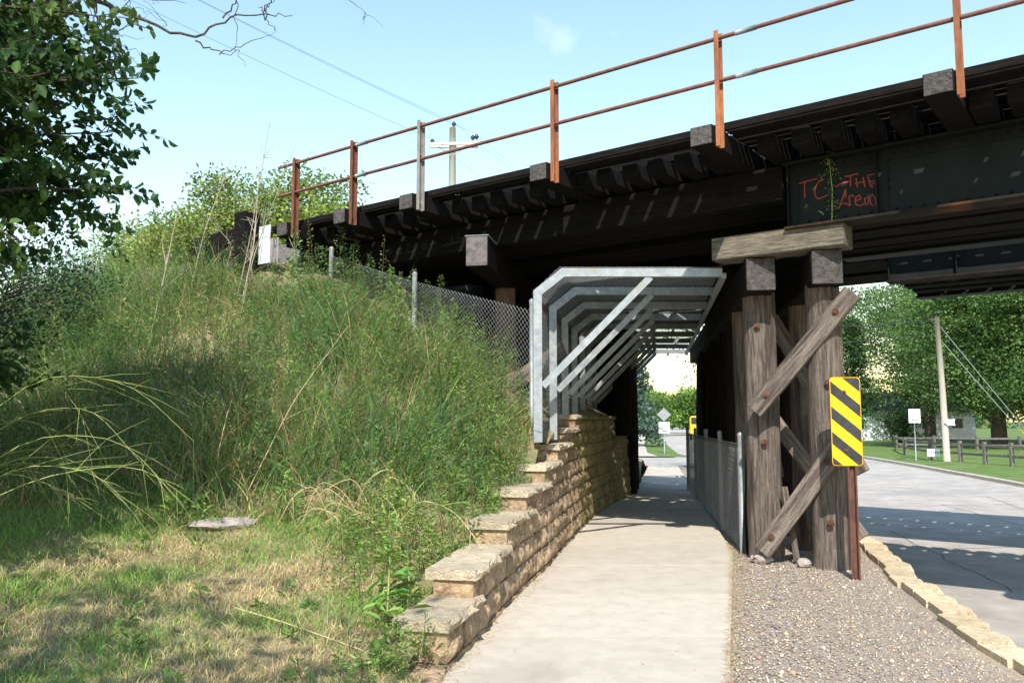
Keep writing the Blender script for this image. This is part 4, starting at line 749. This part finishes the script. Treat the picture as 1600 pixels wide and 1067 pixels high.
rp = thing('utility_pole', 'bare brown pole with two guy wires beside the kerb', 'pole', (19.95, 38.6, -.3))
tube('pole', [(.06, 0, -.2), (0, 0, 3.4), (-.1, 0, 6.75)], [.15, .13, .105], pole_w, rp, 12)
for z, e in ((6.45, 4.05), (5.8, 3.85)):
    cable(rp, 'guy_wire', (-.08, 0, z), (e, -1.6, -.1), .03, .016, galv); a = np.array([-.08, 0, z]); b = np.array([e, -1.6, -.1]); tube('wire_guard', [a+(b-a)*t for t in (.73, 1)], .035, guard_y, rp, 6)
ar_ = [(-.25, 0), (-.08, .17), (-.08, .13), (.24, .15), (.19, 0), (.24, -.15), (-.08, -.13), (-.08, -.17)]
link('arrow_sign', mesh('arrow', [(x, y_, z) for y_ in (-.01, .01) for x, z in ar_], [tuple(range(8)), tuple(range(8, 16))[::-1]]+[(i, 8+i, 8+(i+1) % 8, (i+1) % 8) for i in range(8)]), white_p, rp, (.17, -.2, 1.85))
cable(rp, 'wire', (-.1, 0, 6.6), (-30, 16, 7.2), .4, .016, wire_dark); cable(rp, 'wire', (-.1, 0, 5.9), (-30, 16, 6.0), .4, .013, wire_dark)
def text(parent, s, loc, size, m, rz=0):
    cu = bpy.data.curves.new('t', 'FONT'); cu.body = s; cu.size = size; cu.align_x = 'CENTER'; cu.resolution_u = 2; o = bpy.data.objects.new('t', cu); COL.objects.link(o)
    me = bpy.data.meshes.new_from_object(o.evaluated_get(bpy.context.evaluated_depsgraph_get())); bpy.data.objects.remove(o); me.materials.clear(); return link('lettering', me, m, parent, loc, (R(90), 0, rz))
ts_ = thing('route_sign', 'small white TRUCK ROUTE sign with a left arrow on a thin post', 'sign', (19.35, 40.2, -.3))
tube('post', [(0, 0, -.2), (0, 0, 2.5)], .03, galv, ts_, 6); pn_ = box(ts_, 'panel', (.56, .012, .66), (0, -.04, 2.15), white_p, bev=.003)
bpy.context.view_layer.update(); text(pn_, 'TRUCK', (0, -.0095, .14), .15, black); text(pn_, 'ROUTE', (0, -.0095, -.02), .15, black); box(pn_, 'arrow', (.3, .006, .035), (.02, -.0095, -.2), black, bev=0); box(pn_, 'arrow', (.06, .007, .06), (-.13, -.0095, -.2), black, (0, R(45), 0), 0)
ys_ = thing('yard_sign', 'low white and teal yard sign in the grass by the kerb', 'sign', (19.9, 39.6, -.3)); pn_ = box(ys_, 'panel', (.6, .015, .36), (0, 0, .42), white_p, bev=.003)
for i in range(5): box(pn_, 'print', (.07, .006, .09), (-.2+i*.1, -.0105, .02), cyan_p, bev=0)
for x in (-.2, .2): box(ys_, 'leg', (.02, .02, .4), (x, .02, .1), galv, bev=0)
ds = thing('diamond_sign', 'bare metal back of a diamond road sign with white plate below on the verge', 'sign', (8.0, 44, -.05))
tube('post', [(0, 0, -.2), (0, 0, 2.5)], .03, galv, ds, 6); box(ds, 'diamond_panel', (.52, .01, .52), (0, -.03, 2.0), galv, (0, R(45), 0), .003); box(ds, 'plate', (.56, .01, .3), (0, -.03, 1.45), white_p, bev=.003); box(ds, 'plate', (.56, .01, .22), (0, -.03, 1.12), white_p, bev=.003); box(ds, 'arrow', (.26, .008, .05), (0, -.038, 1.13), black, bev=0)
def rail_fence(name, label, pts):
    t = thing(name, label, 'fence', (*pts[0], -.3)); p0 = pts[0]
    for i, p in enumerate(pts):
        box(t, 'post', (.14, .14, 1.2), (p[0]-p0[0], p[1]-p0[1], .42), fence_w, (0, 0, .2))
        if i:
            q = pts[i-1]; d = np.array(p)-np.array(q); ln = np.hypot(*d)
            for z in (.45, .85): box(t, 'rail', (ln, .06, .11), ((p[0]+q[0])/2-p0[0], (p[1]+q[1])/2-p0[1], z), fence_w, (0, rng.normal()*.01, math.atan2(d[1], d[0])))
rail_fence('rail_fence', 'dark split-rail fence running along the kerb past the pole', [(24.3, 53), (21.8, 46.5), (20.2, 40.5), (20.3, 38), (20.4, 36.2), (20.6, 34.6), (20.8, 33), (21, 31)])
rail_fence('rail_fence', 'split-rail fence crossing the lawn in front of the maple trunks', [(24.3, 53), (26.2, 52), (28.3, 51), (30.3, 50), (32.5, 49), (34.5, 48)])
hs = thing('white_house', 'white house partly hidden behind the maples', 'house', (37, 82, -.2))
wl = box(hs, 'wall', (13, 7, 2.8), (0, 0, 1.4), white_p, bev=0)
rf = link('roof', mesh('roof', [(-6.9, -3.9, 2.8), (6.9, -3.9, 2.8), (6.9, 3.9, 2.8), (-6.9, 3.9, 2.8), (-6.9, 0, 4.6), (6.9, 0, 4.6)], [(0, 1, 5, 4), (2, 3, 4, 5), (0, 4, 3), (1, 2, 5), (0, 3, 2, 1)]), roof_m, hs)
for x in (-4.5, -1.5, 2, 4.8): wn = box(hs, 'window', (1.2, .05, 1.1), (x, -3.51, 1.6), white_p, bev=0); box(wn, 'pane', (1.0, .02, .9), (0, -.03, 0), glass_m, bev=0)
vh = thing('parked_truck', 'yellow truck parked far down the road', 'truck', (20.7, 92, -.35), R(-12))
box(vh, 'body', (2.3, 5, 1.5), (0, 1, 1.5), veh_y, bev=.1); cb = box(vh, 'cab', (2.2, 1.8, 2.0), (0, -2.2, 1.5), veh_y, bev=.15); box(cb, 'windscreen', (1.9, .05, .7), (0, -.9, .5), glass_m, bev=0)
for x in (-1, 1):
    for y in (-2.2, 2.4): tube('wheel', [(x-.12, y, .45), (x+.12, y, .45)], .45, tyre_m, vh, 14)
# ballast on the embankment behind the abutment
q = [B(11.5, 9), B(40, 9), B(40, 16.3), B(11.5, 16.3)]
tag(link('ballast_bed', mesh('ballast', [(a, b, 4.7) for a, b, _ in q]+[(a, b, 4.0) for a, b, _ in q], [(0, 3, 2, 1), (0, 1, 5, 4), (1, 2, 6, 5), (2, 3, 7, 6), (3, 0, 4, 7)]), ballast), kind='structure')
